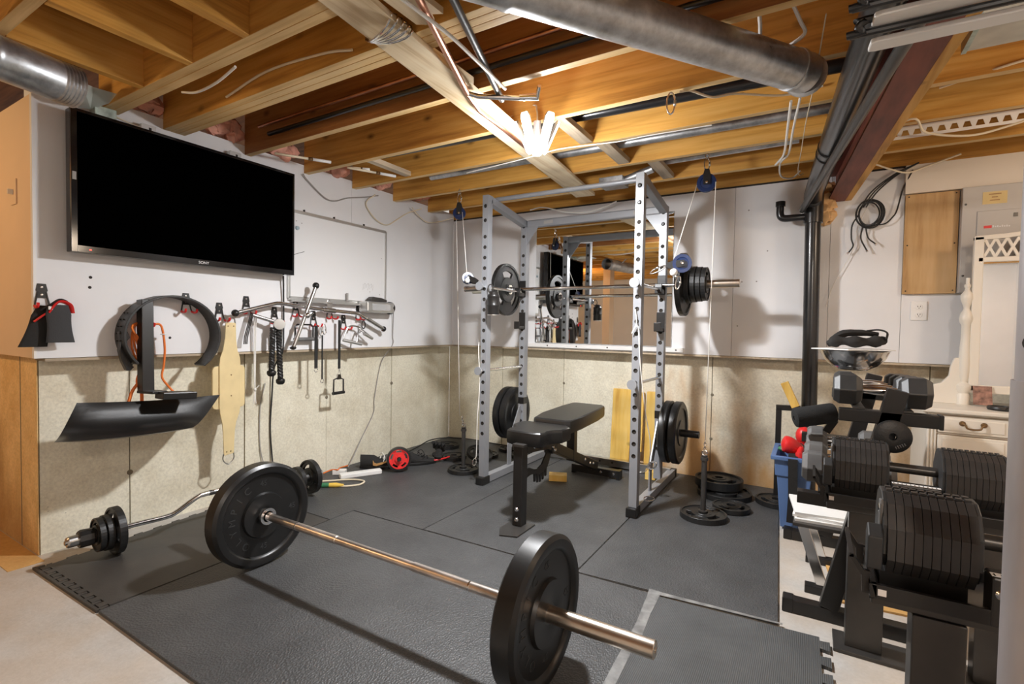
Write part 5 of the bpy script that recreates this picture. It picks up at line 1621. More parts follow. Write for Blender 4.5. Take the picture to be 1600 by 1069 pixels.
# ================================================================ things on the floor by the left wall
ps = thing('power_strip', 'white power strip lying on the mat beside the shoes', 'power strip', (0.13, -1.20, T))
rot_ = Matrix.Rotation(R(62), 3, 'Z')
obj('case', MB().box((0.17, -1.25, T + .016), (0.29, 0.055, 0.032), rot_), M['white'], ps, 0.006)
for k in range(4):
    c_ = V((0.17, -1.25, T + .0322)) + rot_ @ V((-.10 + .06 * k, 0, 0))
    obj('socket', MB().box(c_, (0.022, 0.026, 0.0012), rot_), M['paper'], ps)
solo('white_adapter', MB().box((0.02, -1.31, T + .018), (0.09, .05, .034), Matrix.Rotation(R(35), 3, 'Z')), M['white'], 'small white adapter beside the power strip', 'adapter', bevel=0.004)
yc = thing('yellow_cord', 'cream cord with a yellow plug looped on the mat', 'cord', (0.2, -1.45, T))
zc = T + .006
obj('cord', MB().tube(curve([(.02, -1.66, zc), (.07, -1.70, zc), (.10, -1.62, zc), (.06, -1.52, zc), (.12, -1.44, zc), (.20, -1.36, zc), (.30, -1.34, zc + .002), (.33, -1.40, zc), (.29, -1.47, zc), (.22, -1.52, zc), (.16, -1.55, zc), (.10, -1.60, zc + .008), (.06, -1.60, zc + .008), (.02, -1.54, zc)], 7), .006, 8), M['cable'], yc)
obj('plug', MB().tube([(.19, -1.545, T + .014), (.23, -1.515, T + .014), (.27, -1.485, T + .012)], [.014, .016, .007], 12), M['yellow'], yc)
obj('plug_body', MB().tube([(.15, -1.575, T + .014), (.195, -1.54, T + .014)], .0155, 12), M['green'], yc)
solo('orange_lead', MB().tube(curve([(.0, -1.55, T + .005), (-.05, -1.45, T + .005), (-.03, -1.35, T + .03), (.03, -1.33, T + .04), (-.05, -1.25, T + .02), (-.08, -1.15, T + .01)], 6), .005, 8), M['orange'], 'short orange lead tangled behind the power strip', 'cord')
solo('black_lead', MB().tube(curve([(-.08, -1.74, T + .005), (.0, -1.76, T + .005), (.10, -1.74, T + .005), (.20, -1.66, T + .005)], 6), .005, 8), M['cable_b'], 'black lead lying on the mat in front of the cream cord', 'cord')
solo('floor_cable', MB().tube(curve([(.0, -.62, T + .005), (-.05, -.40, T + .01), (-.07, -.22, T + .03), (-.02, -.06, T + .03), (.15, .06, T + .02), (.45, .09, T + .008), (.8, .10, T + .006), (1.0, .10, T + .006)], 6), .005, 8), M['cable_b'], 'dark cable running along the floor through the room corner', 'cable')


def shoe(lb, o, ang, rz_tilt=0.0, swoosh=True):
    t = thing('sneaker', lb, 'shoe', o, (rz_tilt, 0, R(ang)), group='pair of black sneakers')
    # length along +x (toe at +x)
    n, m = 14, 14
    vs, fs = [], []
    for i in range(n + 1):
        u = i / n
        x = -.14 + .28 * u
        w = .040 * (0.72 + .36 * math.sin(math.pi * min(1, u * 1.02 + .02)) - (.25 * (1 - u) ** 4) - .55 * max(0, u - .88) / .12 * .6)
        h = (.105 - .02 * u) if u < .38 else (.095 - .062 * ((u - .38) / .62) ** .7)
        for q in range(m):
            a = 2 * math.pi * q / m
            yy = w * math.cos(a)
            zz = h * .5 + h * .5 * math.sin(a)
            vs.append((x, yy * (1 - .25 * max(0, math.sin(a))), max(.016, zz)))
    for i in range(n):
        for q in range(m):
            fs.append((i * m + q, i * m + (q + 1) % m, (i + 1) * m + (q + 1) % m, (i + 1) * m + q))
    fs += [tuple(range(m)), tuple(n * m + q for q in range(m))]
    obj('upper', MB().add(vs, fs, True), M['cloth'], t, world=False)
    so = []
    for k in range(24):
        a = 2 * math.pi * k / 24
        so.append((.148 * math.cos(a), (.043 + .006 * math.cos(a)) * math.sin(a)))
    obj('sole', MB().prism(so, (0, 0, 0), (1, 0, 0), (0, 1, 0), (0, 0, .022)), M['rubber'], t, .004, world=False)
    if swoosh:
        obj('swoosh', MB().prism([(-.045, .030), (-.02, .026), (.03, .040), (.075, .064), (.02, .050), (-.02, .043), (-.036, .050), (-.046, .066)], (0, -.047, 0), (1, 0, 0), (0, 0, 1), (0, .014, 0)), M['swoosh'], t, world=False)
    la = MB()
    for k in range(4):
        x = .005 + .022 * k
        la.tube(curve([(x, -.026, .078 - .010 * k), (x + .006, 0, .094 - .011 * k), (x, .026, .078 - .010 * k)], 4), .0035, 6)
    la.tube(curve([(0, 0, .10), (.02, -.03, .12), (.04, -.045, .09), (.03, -.055, .06)], 4), .003, 6)
    obj('laces', la, M['cable_w'] if swoosh else M['cloth'], t, world=False)
    return t


shoe('black sneaker with a bronze swoosh by the left wall, heel towards the camera', (0.13, -1.03, T), 42)
shoe('black sneaker behind the red ab wheel, leaning on its pair', (0.30, -0.80, T), 55, 0.0, False)
aw = thing('ab_wheel', 'red and black ab roller wheel lying against the sneakers', 'ab wheel', (0.31, -1.06, T))
ax_ = V((0.70, -0.62, 0.12)).normalized()
cw = V((0.315, -1.02, T + .092))
obj('tyre', MB().lathe([(.072, -.022), (.088, -.020), (.090, 0), (.088, .020), (.072, .022), (.070, 0), (.072, -.022)], cw, ax_, 36), M['rubber'], aw)
obj('hub_disc', MB().polar(cw, ax_, [.016, .028, .048, .064, .073], [.040, .018, .014, .034], 36, {(2, q) for k in range(5) for q in (k * 7, k * 7 + 1, k * 7 + 2, k * 7 + 3)}), M['red'], aw)
obj('handle', MB().cyl(cw - ax_ * .15, cw + ax_ * .05, .013, 14), M['foam'], aw)
gl = thing('glove', 'black training glove heaped behind the ab wheel', 'glove', (0.36, -0.62, T))
gm = MB()
for k in range(8):
    gm.ball((0.36 + random.uniform(-.045, .045), -0.62 + random.uniform(-.06, .06), T + random.uniform(.03, .10)), random.uniform(.022, .034), 9, (1.2, 1, .8))
obj('body', gm, M['cloth'], gl)
for k in range(4):
    obj('finger', MB().tube(curve([(0.30 + .035 * k, -0.60, T + .09), (0.31 + .035 * k, -0.62, T + .135), (0.325 + .035 * k, -0.65, T + .145)], 4), .012, 8), M['cloth'], gl)
obj('cuff_trim', MB().tube(curve([(0.36, -0.72, T + .02), (0.40, -0.69, T + .025), (0.43, -0.63, T + .03), (0.43, -.57, T + .03)], 5), .006, 7), M['red'], gl)

# ================================================================ back wall, right part
pw = thing('plywood_panel', 'square of brown plywood screwed to the wall beside the breaker panel', 'panel', (3.45, -0.03, 1.318))
obj('sheet', MB().bb((3.335, -0.028, 1.318), (3.574, -0.002, 1.893)), M['plywood'], pw, 0.001)
for x, z in ((3.35, 1.88), (3.56, 1.88), (3.35, 1.335), (3.56, 1.335), (3.56, 1.60), (3.35, 1.60)):
    obj('screw', MB().lathe([(0, .001), (.004, .0008), (.004, 0)], (x, -0.0282, z), (0, -1, 0), 8), M['gap'], pw)
ep = thing('breaker_panel', 'grey electrical breaker panel with a yellow sticker at the right', 'breaker panel', (3.78, -0.05, 1.32))
obj('case', MB().bb((3.578, -0.075, 1.318), (4.02, -0.002, 1.894)), M['panel_grey'], ep, 0.003)
dr = obj('door', MB().bb((3.640, -0.082, 1.40), (3.96, -0.0752, 1.757)), M['panel_grey'], ep, 0.003)
obj('latch', MB().bb((3.784, -0.086, 1.715), (3.80, -0.082, 1.735)), M['dark_metal'], dr)
obj('sticker', MB().bb((3.66, -0.0765, 1.792), (3.758, -0.0752, 1.858)), M['label_y'], ep)
for k, (w_, dz_) in enumerate(((.050, .052), (.024, .036), (.040, .020))):
    obj('sticker_print', MB().bb((3.709 - w_ / 2, -0.0770, 1.792 + dz_ - .003), (3.709 + w_ / 2, -0.0765, 1.792 + dz_ + .003)), M['brass'], ep)
obj('red_badge', MB().bb((3.668, -0.0832, 1.662), (3.70, -0.0822, 1.676)), M['red'], dr)
for k in range(8):
    obj('door_print', MB().bb((3.703 + k * .009, -0.0828, 1.664), (3.709 + k * .009, -0.0822, 1.664 + (.011, .008, .010, .007)[k % 4])), M['white_ink'], dr)
obj('screw', MB().lathe([(0, .002), (.006, .001), (.006, 0)], (3.592, -0.0755, 1.80), (0, -1, 0), 10), M['dark_metal'], ep)
obj('screw', MB().lathe([(0, .002), (.006, .001), (.006, 0)], (3.592, -0.0755, 1.41), (0, -1, 0), 10), M['dark_metal'], ep)
ol = thing('wall_outlet', 'white double wall outlet below the plywood panel', 'outlet', (3.418, -0.004, 1.165))
obj('plate', MB().bb((3.380, -0.008, 1.165), (3.456, -0.0005, 1.275)), M['white'], ol, 0.003)
for z in (1.243, 1.197):
    so_ = obj('socket', MB().lathe([(0, .0035), (.0155, .003), (.017, 0)], (3.418, -0.008, z), (0, -1, 0), 20), M['white'], ol)
    for dx, dz_, w_, h_ in ((-.006, .003, .0025, .008), (.006, .003, .0025, .008), (0, -.007, .004, .004)):
        obj('slot', MB().bb((3.418 + dx - w_ / 2, -0.0122, z + dz_ - h_ / 2), (3.418 + dx + w_ / 2, -0.0112, z + dz_ + h_ / 2)), M['gap'], so_)
# coil of black coax
cc = thing('cable_coil', 'coil of black cables hanging on the wall right of the drain stack', 'cable', (3.165, -0.05, 1.58))
mb = MB()
for k in range(5):
    mb.tube([p + V((0, 0.008 * math.sin(i * .7 + k), 0)) for i, p in enumerate(oval((3.165 + .004 * (k % 3) - .003, -0.042 - .010 * (k % 2), 1.800), (1, 0, 0), (0, 0, 1), .050 + .005 * k, .066 + .005 * k, 28))], .0042, 7, True)
obj('loops', mb, M['cable_b'], cc)
for k, pts in enumerate(([(3.11, -.045, 1.80), (3.08, -.04, 1.74), (3.078, -.04, 1.66), (3.088, -.04, 1.615), (3.068, -.035, 1.578)], [(3.135, -.05, 1.735), (3.125, -.04, 1.66), (3.155, -.04, 1.585)], [(3.145, -.05, 1.735), (3.16, -.04, 1.66), (3.195, -.04, 1.622)], [(3.18, -.05, 1.73), (3.24, -.04, 1.735), (3.275, -.04, 1.77), (3.295, -.035, 1.81), (3.32, -.035, 1.93), (3.36, -.05, 2.03)])):
    obj('tail', MB().tube(curve(pts, 6), .0042, 7), M['cable_b'], cc)
for k in range(3):
    obj('feed', MB().tube(curve([(3.12 + .012 * k, -.045, 1.84), (3.17 + .015 * k, -.05, 1.93), (3.27 + .01 * k, -.07, 2.01), (3.38, -.10, 2.055)], 6), .0042, 7), M['cable_b'], cc)
obj('connector', MB().cyl((3.066, -.035, 1.578), (3.060, -.035, 1.568), .006, 8).cyl((3.155, -.04, 1.585), (3.16, -.04, 1.573), .006, 8).cyl((3.195, -.04, 1.622), (3.203, -.04, 1.612), .006, 8), M['chrome'], cc)
solo('thin_wire', MB().tube(curve([(3.16, -.03, 1.86), (3.12, -.02, 1.76), (3.09, -.02, 1.60), (3.03, -.02, 1.46), (2.99, -.02, 1.37), (2.96, -.03, 1.25)], 6), .002, 6), M['cable_w'], 'thin pale wire trailing down the wall right of the drain stack', 'cable')

# ceiling cables on the right
for pts, lb, r_ in (
                ([(2.80, -1.60, 1.935), (2.78, -1.35, 1.93), (2.75, -1.0, 1.93), (2.70, -.75, 1.96), (2.72, -.62, 2.03), (2.74, -.55, 2.06)], 'white cable hanging in a loop below the duct end', .005),
                ([(2.83, -1.62, 1.935), (2.80, -1.35, 1.92), (2.77, -1.0, 1.93), (2.72, -.70, 1.98), (2.71, -.45, 1.98), (2.76, -.30, 2.0), (2.80, -.25, 2.05)], 'second white cable looping towards the drain stack', .0045),
                ([(2.90, -1.9, 2.06), (2.87, -1.5, 2.02), (2.84, -1.2, 1.985), (2.82, -.9, 1.97), (2.80, -.6, 1.97), (2.80, -.40, 1.985), (2.82, -.3, 2.02)], 'thin cream twine dangling beside the drain run', .002),
                ([(2.40, -1.60, 2.06), (2.43, -1.53, 2.085), (2.50, -1.45, 2.075), (2.58, -1.38, 2.10), (2.75, -1.22, 2.12), (2.9, -1.21, 2.13)], 'cream cable from the joist over the bench to the drain run', .005),
                ([(3.06, -.66, 2.02), (3.25, -.80, 2.07), (3.32, -.70, 2.03), (3.48, -.66, 2.0), (3.62, -.66, 2.02), (3.80, -.70, 2.06)], 'cream cable draped along the slotted strip', .005),
                ([(3.15, -.20, 2.06), (3.25, -.15, 2.02), (3.33, -.12, 2.0), (3.42, -.10, 2.03), (3.55, -.15, 2.06)], 'cream cables bunched under the joists above the coil', .005),
                ([(3.30, -1.1, 2.075), (3.5, -1.17, 2.09), (3.7, -1.17, 2.11)], 'cream cable stapled to the joist right of the beam', .005),
                ([(0.98, -.30, 2.0), (1.05, -.22, 2.03), (1.20, -.12, 2.0), (1.36, -.10, 1.985), (1.5, -.12, 2.0), (1.62, -.14, 2.03)], 'white cable sagging between the joists and mirror top', .005),
                ([(2.72, -1.99, 2.10), (2.715, -1.86, 2.08), (2.70, -1.76, 2.073)], 'white cable rising from the duct end to the joist, left one', .006),
                ([(2.80, -1.99, 2.10), (2.83, -1.86, 2.08), (2.84, -1.78, 2.076), (2.78, -1.72, 2.073)], 'white cable rising from the duct end to the joist, right one', .006),
                ([(.95, -2.60, 2.075), (.80, -2.59, 2.055), (.65, -2.59, 2.05), (.55, -2.60, 2.068)], 'white cable drooping under the doubled header', .005),
                ([(1.42, -2.44, 2.09), (1.25, -2.44, 2.12), (.9, -2.44, 2.14), (.6, -2.44, 2.10)], 'cream cable along the tripled beam face left of the strapping board', .005),
                ([(.18, -2.82, 2.06), (.10, -2.76, 2.09), (.05, -2.70, 2.06), (.05, -2.60, 2.035), (.06, -2.55, 2.025), (.03, -2.58, 2.024)], 'cream cable looping over the top left of the television', .004),
                ([(1.86, -2.66, 2.018), (1.87, -2.45, 2.016), (1.86, -2.3, 2.016), (1.82, -2.02, 2.03)], 'white cable crossing over the copper pipes near the top', .006),
                ([(1.0, -1.16, 2.05), (1.5, -1.24, 2.045), (1.72, -1.29, 2.04), (2.0, -1.22, 2.05), (2.15, -1.20, 2.06), (2.45, -1.16, 2.07)], 'thin white wire running under the joists behind the LED light', .003)):
    solo('loose_cable', MB().tube(curve(pts, 6), r_, 8), M['cable_w'] if 'white' in lb else M['cable'], lb, 'cable', 'loose cables of the ceiling')
cs = MB()
for k in range(5):
    cs.tube(oval((1.645 + .002 * k, -2.53 + .012 * k, 2.062), (1, .15 * (k - 2), 0), (0, .1, 1), .088 - .002 * k, .034, 16), .004, 6, True)
solo('hanging_chain', cs, M['chrome'], 'bright chain wrapped around the strapping board', 'chain')

# ================================================================ dresser with mirror
ds = thing('dresser', 'cream dresser with moulded drawers behind the dumbbell rack', 'dresser', (3.85, -0.25, 0))
DX0, DX1, DYF, DYB, DZ = 3.405, 4.62, -0.47, -0.01, 0.715
obj('carcass', MB().bb((DX0, DYF + .012, 0.05), (DX1, DYB, DZ - .02)), M['cream'], ds, 0.002)
obj('top', MB().bb((DX0 - .025, DYF - .02, DZ - .022), (DX1 + .025, DYB, DZ)), M['cream'], ds, 0.006)
obj('plinth', MB().bb((DX0 - .01, DYF - .004, 0.0), (DX1 + .01, DYB, 0.06)), M['cream'], ds, 0.004)
for x in (DX0, DX0 + .014, DX0 + .028):
    obj('flute', MB().bb((x + .002, DYF + .004, .07), (x + .009, DYF + .0125, DZ - .03)), M['cream'], ds, 0.002)
for c_ in range(4):
    x0 = DX0 + .042 + c_ * .292
    x1 = x0 + .262
    for z0, z1 in ((.595, .680), (.34, .582), (.075, .327)):
        d_ = obj('drawer', MB().bb((x0, DYF - .002, z0), (x1, DYF + .012, z1)), M['cream'], ds, 0.004)
        obj('panel_bead', MB().bb((x0 + .016, DYF - .006, z0 + .014), (x1 - .016, DYF - .0018, z1 - .014)), M['cream'], d_, 0.003)
        obj('shadow_gap', MB().bb((x0 - .004, DYF + .0105, z0 - .004), (x1 + .004, DYF + .0122, z1 + .004)), M['cream_line'], d_)
        cx, cz = (x0 + x1) / 2, (z0 + z1) / 2 + .004
        hm = MB()
        for s_ in (-1, 1):
            hm.lathe([(0, .010), (.008, .009), (.013, .002), (.013, 0)], (cx + s_ * .040, DYF - .006, cz + .006), (0, -1, 0), 14)
        hm.tube(curve([(cx - .040, DYF - .016, cz + .006), (cx - .030, DYF - .022, cz + .0), (cx - .024, DYF - .024, cz - .014), (cx, DYF - .025, cz - .017), (cx + .024, DYF - .024, cz - .014), (cx + .030, DYF - .022, cz), (cx + .040, DYF - .016, cz + .006)], 4), .0042, 8)
        obj('handle', hm, M['brass'], d_)
# mirror frame on the dresser
dm = thing('dresser_mirror', 'cream framed dresser mirror with lattice corners and turned posts', 'mirror', (3.85, -0.2, DZ))
px_, py_ = 3.590, -0.20
for xx in (px_, 4.46):
    obj('turned_post', MB().lathe([(0, 0), (.030, 0), (.030, .05), (.024, .06), (.034, .085), (.034, .10), (.018, .118), (.024, .15), (.026, .22), (.020, .34), (.018, .42), (.026, .435), (.030, .455), (.026, .48), (.014, .505), (.013, .515), (.018, .53), (.027, .56), (.026, .585), (.012, .605), (.010, .618), (.014, .624), (.014, .636), (.009, .640), (.009, .672), (.0, .672)], (xx, py_, DZ), (0, 0, 1), 24), M['cream'], dm)
obj('scroll_bracket', MB().prism([(0, 0), (0, .25), (-.03, .245), (-.045, .20), (-.05, .15), (-.08, .11), (-.14, .09), (-.17, .06), (-.17, 0)], (px_ - .012, py_ - .012, DZ), (1, 0, 0), (0, 0, 1), (0, .024, 0)), M['cream'], dm, 0.003)
fx0, fx1, fz0, fz1 = 3.622, 4.428, 0.80, 1.478
fy = py_ - .018
for a, b in (((fx0 - .016, fy, fz0 - .01), (fx0 + .024, fy + .03, 1.60)), ((fx1 - .024, fy, fz0 - .01), (fx1 + .016, fy + .03, 1.60)), ((fx0 - .016, fy, fz0 - .02), (fx1 + .016, fy + .03, fz0 + .022)), ((fx0, fy, fz1 - .012), (fx1, fy + .03, fz1 + .014))):
    obj('frame', MB().bb(a, b), M['cream'], dm, 0.004)
obj('glass', MB().bb((fx0 + .02, fy + .012, fz0 + .02), (fx1 - .02, fy + .018, fz1 - .01)), M['mirror'], dm)
obj('backing', MB().bb((fx0, fy + .019, fz0), (fx1, fy + .026, fz1)), M['cream'], dm)
# lattice at the upper corner, arched rail
for xx, sg in ((fx0 + .024, 1), (fx1 - .024, -1)):
    z0_, z1_ = fz1 + .014, 1.588
    for k in range(4):
        xa = xx + sg * .044 * k
        obj('lattice_bar', MB().beam((xa, fy + .010, z0_), (xa + sg * .044, fy + .010, z1_), .012, .010, (0, 1, 0)), M['cream'], dm)
        obj('lattice_bar', MB().beam((xa + sg * .044, fy + .011, z0_), (xa, fy + .011, z1_), .012, .010, (0, 1, 0)), M['cream'], dm)
arc_ = [(fx0 - .016, 1.580), (fx0 + .10, 1.585), (fx0 + .19, 1.595), (fx0 + .25, 1.635), (fx0 + .33, 1.66), ((fx0 + fx1) / 2, 1.668), (fx1 - .33, 1.66), (fx1 - .25, 1.635), (fx1 - .19, 1.595), (fx1 - .10, 1.585), (fx1 + .016, 1.580)]
obj('arched_rail', MB().prism(arc_ + [(a, b + .024) for a, b in arc_[::-1]], (0, fy, 0), (1, 0, 0), (0, 0, 1), (0, .026, 0)), M['cream'], dm, 0.003)
obj('centre_panel', MB().prism([(fx0 + .20, fz1), (fx1 - .20, fz1)] + [(a, b) for a, b in arc_[::-1] if fx0 + .15 < a < fx1 - .15], (0, fy + .006, 0), (1, 0, 0), (0, 0, 1), (0, .014, 0)), M['cream'], dm)
bl_ = thing('coiled_belt', 'coiled black belt lying on the dresser top', 'belt', (3.70, -0.36, DZ))
obj('coil', MB().lathe([(.040, 0), (.052, 0), (.055, .008), (.052, .018), (.040, .018), (.038, .009), (.040, 0)], (3.705, -0.36, DZ + .001), (0, 0, 1), 28), M['leather'], bl_)
obj('tail', MB().tube(curve([(3.705, -0.41, DZ + .012), (3.74, -0.39, DZ + .03), (3.77, -.36, DZ + .035)], 4), .010, 8, flat=.4), M['leather'], bl_)
solo('photo_card', MB().box((3.66, -0.235, DZ + .055), (0.075, .003, .10), Matrix.Rotation(R(-14), 3, 'X')), plain('photo_print', (0.30, 0.16, 0.12), .3, var=.6, scale=40), 'small dark photo card leaning on the dresser mirror', 'photo')

# ================================================================ hex dumbbell rack
hr_ = thing('dumbbell_rack', 'black two-tier dumbbell rack with slanted end posts on the right', 'dumbbell rack', (3.05, -1.1, 0))
YN, YFa = -1.505, -0.73
UPZ, LOZ = 0.785, 0.455
for y in (YN, YFa):
    dx = 0 if y == YN else -.03
    ft_ = obj('foot', MB().beam((2.835 + dx, y, .026), (3.33, y, .026), .05, .05), M['black_metal'], hr_, 0.003)
    obj('foot_cap', MB().bb((2.822 + dx, y - .028, 0.0), (2.860 + dx, y + .028, .055)), M['rubber'], ft_, 0.004)
    obj('slanted_post', MB().beam((2.975, y - .0, .05), (3.158, y - .0, .885), .062, .05, (0, 1, 0)), M['black_metal'], hr_, 0.003)
    ua = obj('upper_arm', MB().beam((2.985, y, UPZ), (3.275, y, UPZ), .05, .045), M['black_metal'], hr_, 0.003)
    obj('arm_cap', MB().bb((3.27, y - .027, UPZ - .025), (3.283, y + .027, UPZ + .025)), M['rubber'], ua, 0.003)
    obj('lower_arm', MB().beam((2.86, y, LOZ + (0 if y == YN else .09)), (3.17, y, LOZ + (0 if y == YN else .09)), .05, .045), M['black_metal'], hr_, 0.003)
for x in (3.045, 3.185):
    obj('upper_rail', MB().bb((x - .018, YN - .01, UPZ + .0235), (x + .018, YFa + .02, UPZ + .030)), M['dark_metal'], hr_)
for x in (2.945, 3.09):
    obj('lower_rail', MB().beam((x, YN - .01, LOZ + .028), (x, YFa + .02, LOZ + .118), .034, .008), M['dark_metal'], hr_)


def hex_db(lb, c, L, r_, hl, mat='hexrub', txt='25', group='hex dumbbells on the rack'):
    t = thing('hex_dumbbell', lb, 'dumbbell', c, group=group)
    c = V(c)
    for s_ in (-1, 1):
        x0 = c.x + s_ * (L / 2 - hl)
        x1 = c.x + s_ * L / 2
        hd = MB().lathe([(0, 0), (r_ * .72, 0), (r_, hl * .22), (r_, hl * .78), (r_ * .78, hl), (0, hl)], (x0, c.y, c.z), (s_, 0, 0), 6, smooth=False)
        # turn the hexagon so that a flat faces up
        o_ = obj('head', hd, M[mat], t, 0.004)
    obj('handle', MB().lathe([(.012, 0), (.0155, (L - 2 * hl) * .3), (.0165, (L - 2 * hl) * .5), (.0155, (L - 2 * hl) * .7), (.012, L - 2 * hl)], (c.x - L / 2 + hl, c.y, c.z), (1, 0, 0), 16), M['chrome'], t)
    return t


for k, (y, r_, L, hl, n_) in enumerate(((-1.425, .064, .296, .092, '35'), (-1.285, .061, .285, .086, '30'), (-1.15, .058, .275, .082, '25'), (-1.02, .055, .262, .078, '20'))):
    hex_db('rubber hex dumbbell on the upper tier, ' + ('nearest the camera', 'second from the camera', 'third from the camera', 'farthest from the camera')[k], (3.115, y, UPZ + .032 + r_ * .87 - .001), L, r_, hl, txt=n_)
for k, (y, r_, L, hl, n_) in enumerate(((-1.42, .064, .300, .085, '40'), (-1.285, .062, .29, .082, '45'), (-1.15, .060, .28, .080, '15'), (-1.02, .058, .275, .078, '12'))):
    z = LOZ + .032 + .092 * (y - YN) / (YFa - YN) + r_ * .87 + .004
    hex_db('dusty grey hex dumbbell on the lower tier, ' + ('nearest the camera', 'second from the camera', 'third from the camera', 'farthest from the camera')[k], (3.022, y, z), L, r_, hl, 'rubber_g', n_)

# bowl, papers, bag on the far upper dumbbells
bw = thing('steel_bowl', 'shiny steel bowl resting on the upper row of hex dumbbells', 'bowl', (3.045, -1.16, 0.93))
zb = 0.928
prof = [(0, 0), (.05, .002), (.085, .020), (.110, .048), (.124, .082), (.128, .084), (.122, .080), (.106, .048), (.082, .022), (.05, .005), (0, .003)]
obj('shell', MB().lathe(prof, (3.045, -1.16, zb), (0, 0, 1), 40), M['chrome'], bw)
pp = MB().add([(2.905, -1.20, zb + .100), (3.20, -1.22, zb + .088), (3.19, -1.02, zb + .092), (2.92, -1.0, zb + .098)], [(0, 1, 2, 3)])
solo('paper_sheet', MB().prism([(2.89, -1.20), (3.02, -1.275), (3.185, -1.18), (3.14, -1.03), (2.95, -1.05)], (0, 0, zb + .086), (1, 0, 0), (0, 1, 0), (0, 0, .004)), M['paper'], 'white papers laid over the steel bowl', 'paper')
bgm = MB()
zz = zb + .092
bgm.tube(curve([(2.955, -1.15, zz + .018), (2.99, -1.17, zz + .03), (3.05, -1.17, zz + .028), (3.11, -1.15, zz + .03), (3.145, -1.12, zz + .035)], 5), [.018] * 2 + [.026 + .006 * math.sin(i) for i in range(16)] + [.024] * 3, 12, flat=.8)
bg_ = thing('cloth_bag', 'crumpled black cloth bag on top of the papers and bowl', 'bag', (3.05, -1.15, zz))
obj('body', bgm, M['cloth'], bg_)
obj('upper_fold', MB().tube(curve([(2.965, -1.12, zz + .035), (3.01, -1.13, zz + .062), (3.07, -1.12, zz + .066), (3.13, -1.11, zz + .060)], 5), [.016, .018, .02, .022, .024, .024, .022, .022, .02, .02, .02, .018, .016, .016, .015, .014], 10, flat=.7), M['cloth'], bg_)
obj('strap', MB().tube(curve([(3.09, -1.12, zz + .075), (3.13, -1.13, zz + .080), (3.158, -1.14, zz + .068), (3.155, -1.15, zz + .04)], 5), .007, 8, flat=.5), M['cloth'], bg_)
# foam roller, plank, black square frame
fo = thing('foam_roller', 'black foam roller lying on the lower dumbbells', 'foam roller', (2.91, -1.2, 0.7))
fa, fb = V((2.835, -1.235, 0.712)), V((2.985, -1.175, 0.742))
obj('foam', MB().lathe([(.008, 0), (.030, 0), (.040, .004), (.043, .012), (.043, (fb - fa).length - .012), (.040, (fb - fa).length - .004), (.030, (fb - fa).length), (.008, (fb - fa).length)], fa, fb - fa, 28), M['foam'], fo)
obj('core', MB().lathe([(.008, .003), (.0, .003)], fa, fb - fa, 16), M['gap'], fo)
obj('support_bracket', MB().beam(fb + V((.0, 0, -.03)), fb + V((-.03, .0, -.085)), .03, .03), M['black_metal'], fo)
sf = thing('square_frame', 'black square tube frame standing behind the blue bin', 'frame', (2.78, -0.10, 0.013))
obj('upright', MB().beam((2.722, -0.10, 0.013), (2.722, -0.10, 0.60), .032, .032, (0, 1, 0)), M['black_metal'], sf)
obj('cross_tube', MB().beam((2.706, -0.10, 0.60), (2.842, -0.10, 0.605), .032, .032), M['black_metal'], sf)
solo('edged_plank', MB().box((2.785, -0.215, 0.70), (0.045, .03, .16), Matrix.Rotation(R(-24), 3, 'Y')), M['board'], 'short wooden plank with dark edge leaning behind the foam roller', 'board', bevel=0.002)
# red gloves in a blue bin
bi = thing('storage_bin', 'blue plastic bin with a black strap on the floor by the dumbbell rack', 'bin', (2.83, -0.49, 0))
def ringbox(z, x0, x1, y0, y1):
    return [(x0, y0, z), (x1, y0, z), (x1, y1, z), (x0, y1, z)]
rg = [ringbox(.014, 2.770, 2.885, -.62, -.37), ringbox(.30, 2.748, 2.910, -.645, -.345), ringbox(.301, 2.740, 2.918, -.652, -.338), ringbox(.39, 2.735, 2.925, -.66, -.33), ringbox(.391, 2.718, 2.942, -.676, -.314), ringbox(.412, 2.716, 2.944, -.678, -.312), ringbox(.412, 2.742, 2.918, -.652, -.338), ringbox(.025, 2.780, 2.878, -.61, -.38)]
vs, fs = [], []
for r_ in rg:
    vs += r_
for i in range(len(rg) - 1):
    for q in range(4):
        fs.append((i * 4 + q, i * 4 + (q + 1) % 4, (i + 1) * 4 + (q + 1) % 4, (i + 1) * 4 + q))
fs += [(3, 2, 1, 0), tuple(len(vs) - 4 + q for q in range(4))]
obj('tub', MB().add(vs, fs), M['blue'], bi, 0.005)
obj('strap', MB().add([(2.80, -.684, .405), (2.845, -.684, .405), (2.850, -.664, .20), (2.845, -.64, .05), (2.80, -.64, .05), (2.805, -.664, .20), (2.80, -.60, .43), (2.845, -.60, .43)], [(0, 1, 2, 5), (5, 2, 3, 4), (0, 1, 7, 6)]), M['cloth'], bi)
bx2 = thing('boxing_glove', 'red boxing glove sticking out of the blue bin', 'glove', (2.82, -0.56, 0.40))
obj('fist', MB().tube(curve([(2.765, -.60, .475), (2.785, -.595, .470), (2.815, -.58, .452), (2.845, -.56, .43)], 4), [.016, .030, .039, .043, .045, .046, .046, .045, .044, .043, .041, .040, .038], 16), M['red'], bx2)
obj('thumb', MB().tube(curve([(2.86, -.60, .455), (2.85, -.63, .43), (2.86, -.63, .40)], 5), [.014] * 5 + [.019] * 5 + [.014], 10), M['red'], bx2)
obj('cuff', MB().cyl((2.835, -.56, .44), (2.875, -.52, .40), .042, 20), M['cloth'], bx2)
solo('boxing_glove', MB().ball((2.865, -0.46, 0.50), .044, 14, (.9, 1, 1.2)).cyl((2.865, -.46, .47), (2.87, -.45, .40), .036, 14), M['red'], 'second red boxing glove standing deeper in the blue bin', 'glove')
